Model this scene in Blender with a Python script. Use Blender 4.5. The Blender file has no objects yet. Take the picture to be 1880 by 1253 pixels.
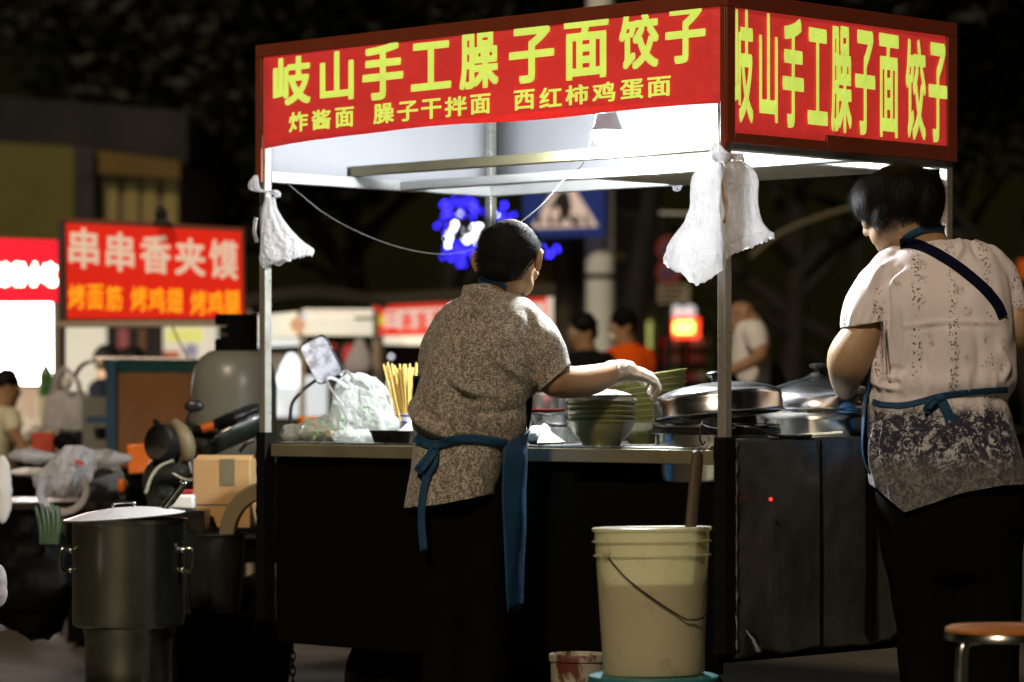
import bpy, bmesh, math, random
from mathutils import Vector, Matrix, noise
R = math.radians
scene = bpy.context.scene
COL = scene.collection
random.seed(7)

# ------------------------------------------------------------------ camera
FPX = 5900.0            # focal length in photograph pixels (1880 wide)
EYE = 1.11              # eye height
HOR = 732.0             # horizon row of the photograph
cam_d = bpy.data.cameras.new('camera')
cam = bpy.data.objects.new('camera', cam_d)
COL.objects.link(cam)
cam.location = (0, 0, EYE)
cam.rotation_euler = (R(90), 0, 0)
cam_d.sensor_width = 36.0
cam_d.lens = 36.0 * FPX / 1880.0
cam_d.shift_y = (HOR - 626.5) / 1880.0
cam_d.clip_start = 0.1
cam_d.clip_end = 500
cam_d.dof.use_dof = True
cam_d.dof.focus_distance = 9.1
cam_d.dof.aperture_fstop = 2.6
scene.camera = cam

# ------------------------------------------------------------------ night sky, street light, exposure
SUN_AZ, SUN_EL = R(-17), R(37)       # low warm street light from behind the camera, a little to the left
w = bpy.data.worlds.new("World")
scene.world = w
w.use_nodes = True
nt = w.node_tree
nt.nodes.clear()
sky = nt.nodes.new('ShaderNodeTexSky')
sky.sky_type = 'NISHITA'
sky.sun_disc = False
sky.sun_elevation = SUN_EL
sky.sun_rotation = R(180) - SUN_AZ
bg = nt.nodes.new('ShaderNodeBackground')
bg.inputs[1].default_value = 0.0013
wo = nt.nodes.new('ShaderNodeOutputWorld')
tint = nt.nodes.new('ShaderNodeMix')          # city glow: the night sky turned a dull olive
tint.data_type = 'RGBA'; tint.blend_type = 'MULTIPLY'
tint.inputs[0].default_value = 1.0
tint.inputs[7].default_value = (.75, .60, .16, 1)
nt.links.new(sky.outputs[0], tint.inputs[6])
nt.links.new(tint.outputs[2], bg.inputs[0])
nt.links.new(bg.outputs[0], wo.inputs[0])

sl = bpy.data.lights.new('sun', 'SUN')
sl.energy = 1.6
sl.angle = R(5)
sl.color = (1.0, 0.78, 0.55)
so = bpy.data.objects.new('sun', sl)
COL.objects.link(so)
sd = Vector((math.sin(SUN_AZ) * math.cos(SUN_EL), -math.cos(SUN_AZ) * math.cos(SUN_EL), math.sin(SUN_EL)))
so.rotation_euler = sd.to_track_quat('Z', 'Y').to_euler()
so.location = sd * 60

vs = scene.view_settings
vs.view_transform = 'Standard'
vs.look = 'None'
vs.exposure = 0.0
vs.gamma = 1.0
vs.use_curve_mapping = False
scene.cycles.use_denoising = True
scene.cycles.max_bounces = 8
scene.cycles.sample_clamp_indirect = 4.0
scene.cycles.caustics_reflective = False
scene.cycles.caustics_refractive = False

# ------------------------------------------------------------------ placing
def W(px, py, Y):
    """world point at depth Y seen at photograph pixel (px, py)"""
    return Vector(((px - 940.0) / FPX * Y, Y, EYE - (py - HOR) / FPX * Y))
def S_(Y):
    return FPX / Y
FD = Vector((-0.717, 0.697, 0)).normalized()     # along the stall's long side, corner post to left post
SD = Vector((0.697, 0.717, 0)).normalized()      # along its short side
CP = Vector((0.591, 8.936, 0))                   # foot of the corner post
LU, LV = 1.924, 1.027
def T(u, v, z=0.0):
    return CP + FD * u + SD * v + Vector((0, 0, z))
def uv_at(px, v):
    """u along the stall at which depth-line v crosses photograph column px"""
    k = (px - 940.0) / FPX
    b = CP + SD * v
    return (b.x - k * b.y) / (k * FD.y - FD.x)
def zc(py, Y):
    return EYE - (py - HOR) / FPX * Y
def u_side(px, u=0.0):
    k = (px - 940.0) / FPX
    b = CP + FD * u
    return (k * b.y - b.x) / (SD.x - k * SD.y)

# ------------------------------------------------------------------ materials
MATS = {}
class NT:
    def __init__(s, name):
        s.m = bpy.data.materials.new(name)
        s.m.use_nodes = True
        s.t = s.m.node_tree
        s.t.nodes.clear()
        s.out = s.n('ShaderNodeOutputMaterial')
        s.co = None
    def n(s, typ, **kw):
        x = s.t.nodes.new(typ)
        for k, v in kw.items():
            setattr(x, k, v)
        return x
    def l(s, a, b):
        s.t.links.new(a, b)
    def coord(s):
        if s.co is None:
            s.co = s.n('ShaderNodeTexCoord').outputs['Object']
        return s.co
    def mapped(s, scale=(1, 1, 1), rot=(0, 0, 0)):
        m = s.n('ShaderNodeMapping')
        m.inputs['Scale'].default_value = scale
        m.inputs['Rotation'].default_value = rot
        s.l(s.coord(), m.inputs['Vector'])
        return m.outputs[0]
    def noise(s, scale, detail=4, rough=.55, vec=None, dist=0):
        x = s.n('ShaderNodeTexNoise')
        x.inputs['Scale'].default_value = scale
        x.inputs['Detail'].default_value = detail
        x.inputs['Roughness'].default_value = rough
        x.inputs['Distortion'].default_value = dist
        s.l(vec or s.coord(), x.inputs['Vector'])
        return x.outputs['Fac']
    def ramp(s, fac, stops, mode='LINEAR'):
        x = s.n('ShaderNodeValToRGB')
        x.color_ramp.interpolation = mode
        e = x.color_ramp.elements
        while len(e) < len(stops):
            e.new(0.5)
        for i, (p, c) in enumerate(stops):
            e[i].position = p
            e[i].color = c if len(c) == 4 else (*c, 1)
        s.l(fac, x.inputs[0])
        return x.outputs[0]
    def mix(s, fac, a, b):
        x = s.n('ShaderNodeMix', data_type='RGBA')
        for sock, v in ((x.inputs[0], fac), (x.inputs[6], a), (x.inputs[7], b)):
            if hasattr(v, 'links'):
                s.l(v, sock)
            elif isinstance(v, (int, float)):
                sock.default_value = v
            else:
                sock.default_value = (*v, 1)
        return x.outputs[2]
    def math(s, op, a, b=0.0):
        x = s.n('ShaderNodeMath', operation=op)
        for sock, v in ((x.inputs[0], a), (x.inputs[1], b)):
            if hasattr(v, 'links'):
                s.l(v, sock)
            else:
                sock.default_value = v
        return x.outputs[0]
    def bsdf(s, col, rough=.5, metal=0, spec=.5, bump=None, bstr=.3, bdist=.005, emit=None, estr=0, alpha=None, coat=0, sheen=0):
        b = s.n('ShaderNodeBsdfPrincipled')
        for key, v in (('Base Color', col), ('Roughness', rough), ('Metallic', metal), ('Specular IOR Level', spec),
                       ('Alpha', alpha), ('Coat Weight', coat), ('Sheen Weight', sheen), ('Emission Color', emit), ('Emission Strength', estr)):
            if v is None:
                continue
            if hasattr(v, 'links'):
                s.l(v, b.inputs[key])
            elif isinstance(v, (tuple, list)):
                b.inputs[key].default_value = (*v, 1)
            else:
                b.inputs[key].default_value = v
        if bump is not None:
            bp = s.n('ShaderNodeBump')
            bp.inputs['Strength'].default_value = bstr
            bp.inputs['Distance'].default_value = bdist
            s.l(bump, bp.inputs['Height'])
            s.l(bp.outputs[0], b.inputs['Normal'])
        return b.outputs[0]
    def done(s, sh):
        s.l(sh, s.out.inputs['Surface'])
        MATS[s.m.name] = s.m
        return s.m

def vary(c, f):
    return tuple(max(0, min(1, x * f)) for x in c)
def simple(name, col, rough=.5, metal=0, nscale=18, amp=.25, spec=.5, bstr=.15, bscale=60, emit=None, estr=0, coat=0):
    """plain surface with mottling, uneven gloss and slight relief"""
    k = NT(name)
    f = k.noise(nscale, 5, .6)
    c = k.mix(f, vary(col, 1 - amp), vary(col, 1 + amp))
    rg = k.ramp(k.noise(nscale * .7, 4), [(.3, (max(.02, rough - .1),) * 3), (.7, (min(1, rough + .12),) * 3)])
    return k.done(k.bsdf(c, rg, metal, spec, k.noise(bscale, 3), bstr, .002, emit=emit, estr=estr, coat=coat))
def glow(name, col, strength, amp=.2, scale=9):
    k = NT(name)
    c = k.mix(k.noise(scale, 3), vary(col, 1 - amp), vary(col, 1 + amp))
    return k.done(k.bsdf(c, .5, emit=c, estr=strength))
def cloth(name, col, weave=900, amp=.2, rough=.9, bstr=.3):
    k = NT(name)
    f = k.noise(25, 5, .6)
    c = k.mix(f, vary(col, 1 - amp), vary(col, 1 + amp))
    h = k.math('ADD', k.noise(weave, 2), k.math('MULTIPLY', k.noise(30, 4), 1.6))
    return k.done(k.bsdf(c, rough, 0, .06, h, bstr, .004))
def film(name, col, trans=.5, rough=.3, clear=.0, nscale=30, bstr=.7, spec=.5):
    """thin plastic: diffuse front + light coming through + soft gloss"""
    k = NT(name)
    n = k.noise(nscale, 6, .6, dist=.6)
    rd = k.math('ABSOLUTE', k.math('SUBTRACT', k.noise(nscale * .7, 3, .5, dist=1.2), .5))      # sharp crinkles
    h = k.math('ADD', n, k.math('ADD', k.math('MULTIPLY', k.noise(nscale * 3, 4), .3), k.math('MULTIPLY', rd, -2.0)))
    b = k.bsdf(col, rough, 0, spec, h, bstr, .01)
    tr = k.n('ShaderNodeBsdfTranslucent')
    tr.inputs[0].default_value = (*col, 1)
    mx = k.n('ShaderNodeMixShader')
    mx.inputs[0].default_value = trans
    k.l(b, mx.inputs[1]); k.l(tr.outputs[0], mx.inputs[2])
    sh = mx.outputs[0]
    if clear > 0:
        tp = k.n('ShaderNodeBsdfTransparent')
        m2 = k.n('ShaderNodeMixShader')
        k.l(k.ramp(n, [(.3, (clear * .5,) * 3), (.75, (min(1, clear * 1.25),) * 3)]), m2.inputs[0])
        k.l(sh, m2.inputs[1]); k.l(tp.outputs[0], m2.inputs[2])
        sh = m2.outputs[0]
    return k.done(sh)
def steel(name, col=(.62, .62, .6), rough=.22, brushed=(1, 1, 60), dirt=.25, bstr=.05):
    k = NT(name)
    v = k.mapped(brushed)
    br = k.noise(9, 6, .7, v)
    blot = k.noise(5, 6, .65)
    c = k.mix(k.ramp(blot, [(.35, (0,) * 3), (.75, (dirt * 2.4 if dirt < .4 else 1,) * 3)]), col, vary(col, .45))
    rg = k.math('ADD', k.math('MULTIPLY', blot, .28), k.math('ADD', k.math('MULTIPLY', br, .12), rough - .18))
    return k.done(k.bsdf(c, rg, 1.0, .5, k.math('ADD', br, k.math('MULTIPLY', blot, 2.5)), bstr, .004))

# ------------------------------------------------------------------ mesh builder
ORG = {}
def orient(axis):
    return Vector(axis).normalized().to_track_quat('Z', 'Y').to_matrix()
def crom(pts, n):
    P = [Vector(p) for p in pts]
    if len(P) < 3:
        return [P[0].lerp(P[1], i / n) for i in range(n + 1)]
    P = [2 * P[0] - P[1]] + P + [2 * P[-1] - P[-2]]
    out = []
    for i in range(1, len(P) - 2):
        for j in range(n):
            t = j / n
            a, b, c, d = P[i - 1], P[i], P[i + 1], P[i + 2]
            out.append(.5 * ((2 * b) + (c - a) * t + (2 * a - 5 * b + 4 * c - d) * t * t + (3 * b - a - 3 * c + d) * t ** 3))
    out.append(P[-2].copy())
    return out
class G:
    def __init__(s):
        s.v = []; s.f = []
    def add(s, vs, fs):
        o = len(s.v)
        s.v += [Vector(x) for x in vs]
        s.f += [tuple(i + o for i in f) for f in fs]
        return s
    def box(s, c, d, ax=None):
        """box centred at c, full sizes d along axes ax (three vectors)"""
        ax = ax or (Vector((1, 0, 0)), Vector((0, 1, 0)), Vector((0, 0, 1)))
        c = Vector(c)
        vs = [c + ax[0] * (d[0] / 2 * i) + ax[1] * (d[1] / 2 * j) + ax[2] * (d[2] / 2 * k) for k in (-1, 1) for j in (-1, 1) for i in (-1, 1)]
        return s.add(vs, [(0, 2, 3, 1), (4, 5, 7, 6), (0, 1, 5, 4), (2, 6, 7, 3), (0, 4, 6, 2), (1, 3, 7, 5)])
    def bar(s, a, b, wd, ht, up=(0, 0, 1)):
        a, b = Vector(a), Vector(b)
        d = (b - a); L = d.length; d = d / L
        up = Vector(up); sd_ = d.cross(up).normalized(); up = sd_.cross(d)
        return s.box((a + b) / 2, (L, wd, ht), (d, sd_, up))
    def rings(s, rs, cap=True, closed=True):
        n = len(rs[0]); vs = [p for r in rs for p in r]; fs = []
        for i in range(len(rs) - 1):
            for j in range(n if closed else n - 1):
                k = (j + 1) % n
                fs.append((i * n + j, i * n + k, (i + 1) * n + k, (i + 1) * n + j))
        if cap and closed:
            fs.append(tuple(range(n - 1, -1, -1)))
            fs.append(tuple((len(rs) - 1) * n + j for j in range(n)))
        return s.add(vs, fs)
    def tube(s, pts, r, n=10, cap=True, flat=1.0):
        pts = [Vector(p) for p in pts]
        rr = r if isinstance(r, (list, tuple)) else [r] * len(pts)
        rs = []; u = None
        for i, p in enumerate(pts):
            d = (pts[min(i + 1, len(pts) - 1)] - pts[max(i - 1, 0)]).normalized()
            if u is None:
                u = d.orthogonal().normalized()
            u = (u - d * u.dot(d)).normalized()
            q = d.cross(u)
            rs.append([p + (u * math.cos(2 * math.pi * j / n) + q * math.sin(2 * math.pi * j / n) * flat) * rr[i] for j in range(n)])
        return s.rings(rs, cap)
    def limb(s, pts, rad, n=16, sub=5):
        """smooth tapered limb with round ends through joints"""
        P = crom(pts, sub)
        Q = [x.x for x in crom([(r, 0, 0) for r in rad], sub)]
        a = (P[0] - P[1]).normalized(); b = (P[-1] - P[-2]).normalized()
        P = [P[0] + a * Q[0] * .95, P[0] + a * Q[0] * .6] + P + [P[-1] + b * Q[-1] * .6, P[-1] + b * Q[-1] * .95]
        Q = [Q[0] * .3, Q[0] * .8] + Q + [Q[-1] * .8, Q[-1] * .3]
        return s.tube(P, Q, n)
    def lathe(s, prof, c=(0, 0, 0), ax=(0, 0, 1), n=32, cap=False):
        m = orient(ax); c = Vector(c)
        rs = [[c + m @ Vector((r * math.cos(2 * math.pi * j / n), r * math.sin(2 * math.pi * j / n), z)) for j in range(n)] for r, z in prof]
        return s.rings(rs, cap)
    def ball(s, c, r, n=20, m=12, rot=None):
        r = Vector((r, r, r)) if isinstance(r, (int, float)) else Vector(r)
        c = Vector(c); rot = rot or Matrix.Identity(3)
        rs = []
        for i in range(m + 1):
            t = math.pi * (i + .001) / (m + .002)
            rs.append([c + rot @ Vector((r.x * math.sin(t) * math.cos(2 * math.pi * j / n), r.y * math.sin(t) * math.sin(2 * math.pi * j / n), r.z * math.cos(t))) for j in range(n)])
        rs.reverse()
        return s.rings(rs, True)
    def grid(s, fn, nu, nv):
        vs = [fn(i / nu, j / nv) for j in range(nv + 1) for i in range(nu + 1)]
        k = nu + 1
        return s.add(vs, [(j * k + i, j * k + i + 1, (j + 1) * k + i + 1, (j + 1) * k + i) for j in range(nv) for i in range(nu)])
    def prism(s, poly, off):
        """polygon (world points) pushed by vector off"""
        off = Vector(off); n = len(poly)
        vs = [Vector(p) for p in poly] + [Vector(p) + off for p in poly]
        return s.add(vs, [tuple(range(n - 1, -1, -1)), tuple(range(n, 2 * n))] + [(i, (i + 1) % n, n + (i + 1) % n, n + i) for i in range(n)])
    def obj(s, name, mat, parent=None, smooth=True, bevel=0, solid=0, angle=40, sub=0, loc=None):
        me = bpy.data.meshes.new(name)
        if parent is not None:
            org = ORG[parent.name]
        elif loc is not None:
            org = Vector(loc)
        else:
            xs = [v.x for v in s.v]; ys = [v.y for v in s.v]
            org = Vector(((min(xs) + max(xs)) / 2, (min(ys) + max(ys)) / 2, min(v.z for v in s.v)))
        me.from_pydata([tuple(v - org) for v in s.v], [], s.f)
        bm = bmesh.new(); bm.from_mesh(me)
        bmesh.ops.recalc_face_normals(bm, faces=bm.faces)
        bm.to_mesh(me); bm.free()
        me.materials.append(MATS[mat] if isinstance(mat, str) else mat)
        o = bpy.data.objects.new(name, me)
        COL.objects.link(o)
        if parent is not None:
            o.parent = parent
        else:
            o.location = org
        ORG[o.name] = org.copy()
        if smooth:
            for p in me.polygons:
                p.use_smooth = True
            try:
                me.set_sharp_from_angle(angle=R(angle))
            except Exception:
                pass
        if solid:
            md = o.modifiers.new('thick', 'SOLIDIFY'); md.thickness = solid; md.offset = 0
        if bevel:
            md = o.modifiers.new('edge', 'BEVEL'); md.width = bevel; md.segments = 2; md.limit_method = 'ANGLE'; md.angle_limit = R(35)
            md.harden_normals = False
        if sub:
            md = o.modifiers.new('sub', 'SUBSURF'); md.levels = sub; md.render_levels = sub
        return o
def tag(o, label, cat, group=None, kind=None):
    if label: o['label'] = label
    if cat: o['category'] = cat
    if group: o['group'] = group
    if kind: o['kind'] = kind
    return o
def thing(name, label, cat, loc, group=None):
    o = bpy.data.objects.new(name, None)
    COL.objects.link(o)
    o.location = loc; o.empty_display_size = .1
    ORG[o.name] = Vector(loc)
    return tag(o, label, cat, group)
def copy_tree(o, delta, label=None, group=None, parent=None, rotz=0.0, scale=None):
    c = o.copy()
    COL.objects.link(c)
    if parent is None:
        c.location = o.location + Vector(delta)
        c.rotation_euler = (o.rotation_euler[0], o.rotation_euler[1], o.rotation_euler[2] + rotz)
        if scale: c.scale = scale
        ORG[c.name] = c.location.copy()
        if label: c['label'] = label
        if group: c['group'] = group
    else:
        c.parent = parent
    for ch in list(o.children):
        copy_tree(ch, (0, 0, 0), parent=c)
    return c
def remesh(g, voxel, smooth=6, fac=.5):
    me = bpy.data.meshes.new('tmp')
    me.from_pydata([tuple(v) for v in g.v], [], g.f)
    o = bpy.data.objects.new('tmp', me); COL.objects.link(o)
    bm = bmesh.new(); bm.from_mesh(me); bmesh.ops.recalc_face_normals(bm, faces=bm.faces); bm.to_mesh(me); bm.free()
    md = o.modifiers.new('r', 'REMESH'); md.mode = 'VOXEL'; md.voxel_size = voxel
    if smooth:
        ms = o.modifiers.new('s', 'SMOOTH'); ms.iterations = smooth; ms.factor = fac
    dg = bpy.context.evaluated_depsgraph_get()
    m2 = bpy.data.meshes.new_from_object(o.evaluated_get(dg))
    r = G(); r.v = [v.co.copy() for v in m2.vertices]; r.f = [tuple(p.vertices) for p in m2.polygons]
    r.nrm = [v.normal.copy() for v in m2.vertices]
    bpy.data.objects.remove(o); bpy.data.meshes.remove(me); bpy.data.meshes.remove(m2)
    return r
def proj(p):
    return ((p.x) / p.y * FPX + 940, HOR - (p.z - EYE) / p.y * FPX)
def folds(g, strokes, back=False):
    """press cloth ridges (amp>0) and creases (amp<0) into the side seen from the street; strokes: (pixel polyline, width px, amp m)"""
    pr = [proj(v) for v in g.v]
    for poly, wd, amp in strokes:
        P = [p for p in crom([(x, y, 0) for x, y in poly], 6)]
        for i, v in enumerate(g.v):
            n = g.nrm[i]
            if n.y > .35:
                continue
            x, y = pr[i]; best = 1e9; tt = 0
            for k in range(len(P) - 1):
                ax, ay, bx, by = P[k].x, P[k].y, P[k + 1].x, P[k + 1].y
                dx, dy = bx - ax, by - ay
                t = max(0, min(1, ((x - ax) * dx + (y - ay) * dy) / (dx * dx + dy * dy + 1e-9)))
                d = (x - ax - t * dx) ** 2 + (y - ay - t * dy) ** 2
                if d < best:
                    best = d; tt = (k + t) / (len(P) - 1)
            if best < (wd * 3) ** 2:
                e = math.sin(math.pi * min(1, max(0, .12 + tt * .76)))
                v += n * amp * math.exp(-best / (wd * wd)) * e
    return g
def wobble(g, amp, scale, seed=0, stretch=(1, 1, 1)):
    for i, v in enumerate(g.v):
        q = Vector((v.x * stretch[0], v.y * stretch[1], v.z * stretch[2])) * scale + Vector((seed * 7.3, seed * 3.1, 0))
        v += g.nrm[i] * amp * noise.noise(q)
    return g
# glyphs
GL = {}
def glyph(ch, bold):
    key = (ch, bold)
    if key in GL:
        return GL[key]
    c = bpy.data.curves.new('t', 'FONT'); c.body = ch; c.offset = bold; c.resolution_u = 3
    o = bpy.data.objects.new('t', c); COL.objects.link(o)
    dg = bpy.context.evaluated_depsgraph_get()
    m = bpy.data.meshes.new_from_object(o.evaluated_get(dg))
    vs = [(v.co.x, v.co.y) for v in m.vertices]; fs = [tuple(p.vertices) for p in m.polygons]
    bpy.data.objects.remove(o); bpy.data.curves.remove(c); bpy.data.meshes.remove(m)
    x0 = min(x for x, y in vs); x1 = max(x for x, y in vs); y0 = min(y for x, y in vs); y1 = max(y for x, y in vs)
    vs = [((x - x0) / (x1 - x0), (y - y0) / (y1 - y0)) for x, y in vs]
    GL[key] = (vs, fs)
    return GL[key]
def write(g, ch, fn, bold=.02):
    # heavier strokes: the glyph laid down nine times, each a hair deeper than the last
    vs, fs = glyph(ch, 0.0)
    n0 = (fn(1, 0) - fn(0, 0)).cross(fn(0, 1) - fn(0, 0)).normalized()
    for q in range(9):
        dx, dy = (q % 3 - 1) * bold * 1.1, (q // 3 - 1) * bold
        k = 1 - 2.3 * bold
        g.add([fn(.5 + (a - .5) * k + dx, .5 + (b - .5) * k + dy) - n0 * (.00012 * q) for a, b in vs], fs)
# ------------------------------------------------------------------ material set
def emit_cloth(name, col, estr, trans=.45):
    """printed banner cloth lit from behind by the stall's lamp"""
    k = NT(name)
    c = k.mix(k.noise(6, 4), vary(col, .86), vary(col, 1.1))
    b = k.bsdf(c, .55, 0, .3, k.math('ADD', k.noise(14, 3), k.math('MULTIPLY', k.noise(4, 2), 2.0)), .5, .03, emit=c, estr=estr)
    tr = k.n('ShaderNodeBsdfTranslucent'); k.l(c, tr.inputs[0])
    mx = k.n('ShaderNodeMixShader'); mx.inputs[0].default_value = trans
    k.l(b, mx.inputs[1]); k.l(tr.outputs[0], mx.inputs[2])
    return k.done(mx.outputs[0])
emit_cloth('banner_red', (.66, .052, .042), .60, .35)
emit_cloth('banner_yellow', (.66, .77, .16), .74, .2)
simple('banner_edge', (.22, .042, .015), .5, nscale=8)
k = NT('banner_back')
_c = k.mix(k.noise(3, 3), (.74, .76, .82), (.84, .86, .90))
_c2 = k.mix(.5, _c, (.15, .15, .16))
_b = k.bsdf(_c2, .6, 0, .3, k.noise(5, 3), .3, .02)
_t = k.n('ShaderNodeBsdfTranslucent'); k.l(_c2, _t.inputs[0])
_m = k.n('ShaderNodeMixShader'); _m.inputs[0].default_value = .22; k.l(_b, _m.inputs[1]); k.l(_t.outputs[0], _m.inputs[2])
k.done(_m.outputs[0])
simple('post_steel', (.46, .45, .40), .32, .55, nscale=14, amp=.3, bscale=90)
simple('rail_zinc', (.58, .60, .58), .4, .35, nscale=7, amp=.25)
simple('beam_steel', (.22, .21, .12), .45, .25, nscale=9, amp=.3)
simple('fascia_steel', (.25, .23, .14), .36, .35, nscale=9, amp=.35)
steel('counter_steel', (.60, .59, .55), .26, (30, 1, 30), .35)
steel('pot_steel', (.66, .66, .65), .17, (1, 1, 50), .2, .03)
steel('lid_steel', (.74, .75, .76), .19, (1, 1, 30), .12, .03)
k = NT('side_steel')          # the scratched, greasy cart side
_v = k.noise(4, 7, .7)
_st = k.noise(3, 6, .7, k.mapped((14, 14, 1.2)))
_c = k.mix(k.ramp(_v, [(.35, (0,) * 3), (.7, (1,) * 3)]), (.105, .108, .098), (.036, .040, .038))
_c = k.mix(k.ramp(_st, [(.55, (0,) * 3), (.75, (.5,) * 3)]), _c, (.17, .17, .155))
_r = k.ramp(k.noise(9, 6, .7), [(.3, (.16,) * 3), (.75, (.42,) * 3)])
k.done(k.bsdf(_c, _r, .35, .5, k.math('ADD', k.math('MULTIPLY', k.noise(3, 2), 3.0), k.math('MULTIPLY', k.noise(60, 4), .3)), .3, .010))
simple('black_paint', (.0022, .0024, .0020), .7, nscale=12, amp=.5, spec=.06)
simple('black_rubber', (.005, .005, .005), .8, spec=.1)
simple('black_plastic', (.014, .014, .015), .32, spec=.5)
simple('white_plastic', (.75, .75, .74), .4)
simple('ceiling_board', (.62, .62, .52), .5, nscale=7, amp=.15)
simple('bowl_green', (.20, .215, .075), .32, nscale=30, amp=.2, coat=.3)
simple('tray_dark', (.05, .045, .035), .3, metal=.8)
simple('porcelain', (.74, .75, .76), .15, amp=.06, coat=.4)
simple('cobalt', (.02, .035, .30), .2, amp=.4)
simple('chopstick_wood', (.66, .47, .13), .5, nscale=60)
simple('orange_plastic', (.75, .16, .015), .35)
simple('paper_white', (.74, .73, .68), .8, amp=.08)
simple('cardboard', (.48, .29, .12), .85, nscale=14, amp=.15)
simple('wood_dark', (.075, .055, .035), .6, nscale=40)
simple('leaf_green', (.09, .20, .03), .5)
simple('noodle_dough', (.72, .70, .52), .6)
film('bag_white', (.80, .80, .82), .46, .16, .24, 30, 1.0, .8)
film('bag_clear', (.78, .84, .82), .4, .16, .42, 34, 1.0, .7)
film('bottle_clear', (.75, .78, .72), .45, .1, .45, 10, .2, .8)
film('glove_film', (.78, .74, .64), .35, .22, .38, 60, 1.0, .7)

# ------------------------------------------------------------------ the noodle stall
z_top, z_fb, z_lo, z_ct, z_sk = 2.231, 1.930, 1.819, .972, .39
AX = (FD, SD, Vector((0, 0, 1)))
stall = thing('noodle_stall', 'big lit street food stall under a red and yellow banner in front', 'food stall', T(.96, .51, 0))
def sbox(u0, u1, v0, v1, z0, z1):
    return T((u0 + u1) / 2, (v0 + v1) / 2, (z0 + z1) / 2), (abs(u1 - u0), abs(v1 - v0), abs(z1 - z0)), AX
for (u, v) in ((0, 0), (LU, 0), (0, LV), (LU, LV)):
    G().box(*sbox(u - .0145, u + .0145, v - .0145, v + .0145, .404 if v == 0 else .004, z_top - .004)).obj('post', 'post_steel', stall, bevel=.003)
for (u, v) in ((0, 0), (LU, 0)):        # black sleeves round the front posts, torn along one edge
    g = G(); n = 24; rs = []
    for i in range(n + 1):
        z = .40 + (1.002 - .40) * i / n
        e = .021 + .0035 * noise.noise(Vector((z * 31, u, 3)))
        rs.append([T(u - e, v - e, z), T(u + e, v - e, z), T(u + e, v + e, z), T(u - e, v + e, z)])
    g.rings(rs); g.obj('post_sleeve', 'black_rubber', stall, angle=25)
def beam(u0, v0, u1, v1, z, wd=.03, ht=.03):
    return G().bar(T(u0, v0, z), T(u1, v1, z), wd, ht)
beam(LU, .016, LU, LV - .016, z_lo, .03, .036).obj('side_rail', 'rail_zinc', stall, bevel=.003)
beam(.001, .016, .001, LV - .016, z_lo, .03, .036).obj('side_rail', 'rail_zinc', stall, bevel=.003)
beam(.016, LV, LU - .016, LV, z_lo, .03, .036).obj('back_rail', 'rail_zinc', stall, bevel=.003)
beam(.0, .386, LU, .386, z_lo + .036, .032, .033).obj('cross_beam', 'beam_steel', stall, bevel=.003)
beam(.017, .600, LU - .017, .600, z_lo - .003, .036, .030).obj('cross_beam', 'rail_zinc', stall, bevel=.003)
# boards lying on the rails under the roof
G().box(*sbox(.20, 1.08, .632, LV - .018, z_lo - .017, z_lo - .011)).obj('ceiling_sheet', 'ceiling_board', stall, bevel=.001)
if 0: G().box(*sbox(1.09, LU - .02, .622, LV - .02, z_lo + .0185, z_lo + .0235)).obj('ceiling_sheet', 'ceiling_board', stall, bevel=.001)
if 0: G().box(*sbox(1.35, LU - .018, .404, .580, z_lo + .021, z_lo + .026)).obj('ceiling_sheet', 'ceiling_board', stall, bevel=.001)
G().box(*sbox(-.02, LU + .02, -.02, LV + .02, z_top - .004, z_top + .006)).obj('roof', 'banner_back', stall, bevel=.002)

def plane_front(px, py, dz=0.0, v=-.018):
    u = uv_at(px, v)
    p = T(u, v)
    return T(u, v - dz, zc(py, p.y))
def plane_side(px, py, dz=0.0, u=-.018):
    vv = u_side(px, u)
    p = T(u, vv)
    return T(u - dz, vv, zc(py, p.y))
# front banner, its backlight partly put in as emission; its lower edge droops at the left
fb = thing('front_banner', 'long red banner with yellow writing across the front of the stall', 'banner', T(.96, -.018, 1.93))
g = G(); nu = 40
def fbot(u):
    t = max(0.0, (u - 1.45) / (LU - 1.45))
    return z_fb + .004 * math.sin(u * 7) - .028 * t * t
rows = []
for j in range(9):
    row = []
    for i in range(nu + 1):
        u = -.004 + (LU - .012 + .004) * i / nu
        z0, z1 = fbot(u), z_top - .03
        z = z0 + (z1 - z0) * j / 8
        row.append(T(u, -.018 + .002 * math.sin(u * 11 + z * 9), z))
    rows.append(row)
g.rings(rows, cap=False, closed=False)
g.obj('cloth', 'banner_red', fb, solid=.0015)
edge = G()
edge.box(*sbox(-.02, LU + .022, -.024, -.012, z_top - .032, z_top + .008))
edge.box(*sbox(LU - .006, LU + .022, -.0242, -.0122, 1.80, z_top - .0325))
edge.box(*sbox(-.0215, -.0035, -.0242, -.0122, 1.80, z_top - .0325))
edge.obj('frame_edge', 'banner_edge', fb, bevel=.002)
chars = [('岐', 503, 572, 108, 192, 104, 194), ('山', 589, 651, 0, 0, 94, 186), ('手', 667, 742, 0, 0, 78, 184), ('工', 756, 830, 0, 0, 77, 166),
         ('臊', 845, 917, 0, 0, 58, 164), ('子', 936, 1019, 0, 0, 49, 153), ('面', 1037, 1119, 0, 0, 35, 146), ('饺', 1138, 1211, 0, 0, 21, 128), ('子', 1223, 1297, 0, 0, 12, 117)]
g = G()
for ch, x0, x1, _, _, y0, y1 in chars:
    sl_ = -.1
    def fn(a, b, x0=x0, x1=x1, y0=y0, y1=y1):
        px = x0 + (x1 - x0) * a; py = y1 + (y0 - y1) * b + (px - (x0 + x1) / 2) * -.105
        return plane_front(px, py, .0045)
    write(g, ch, fn, .028)
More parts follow.
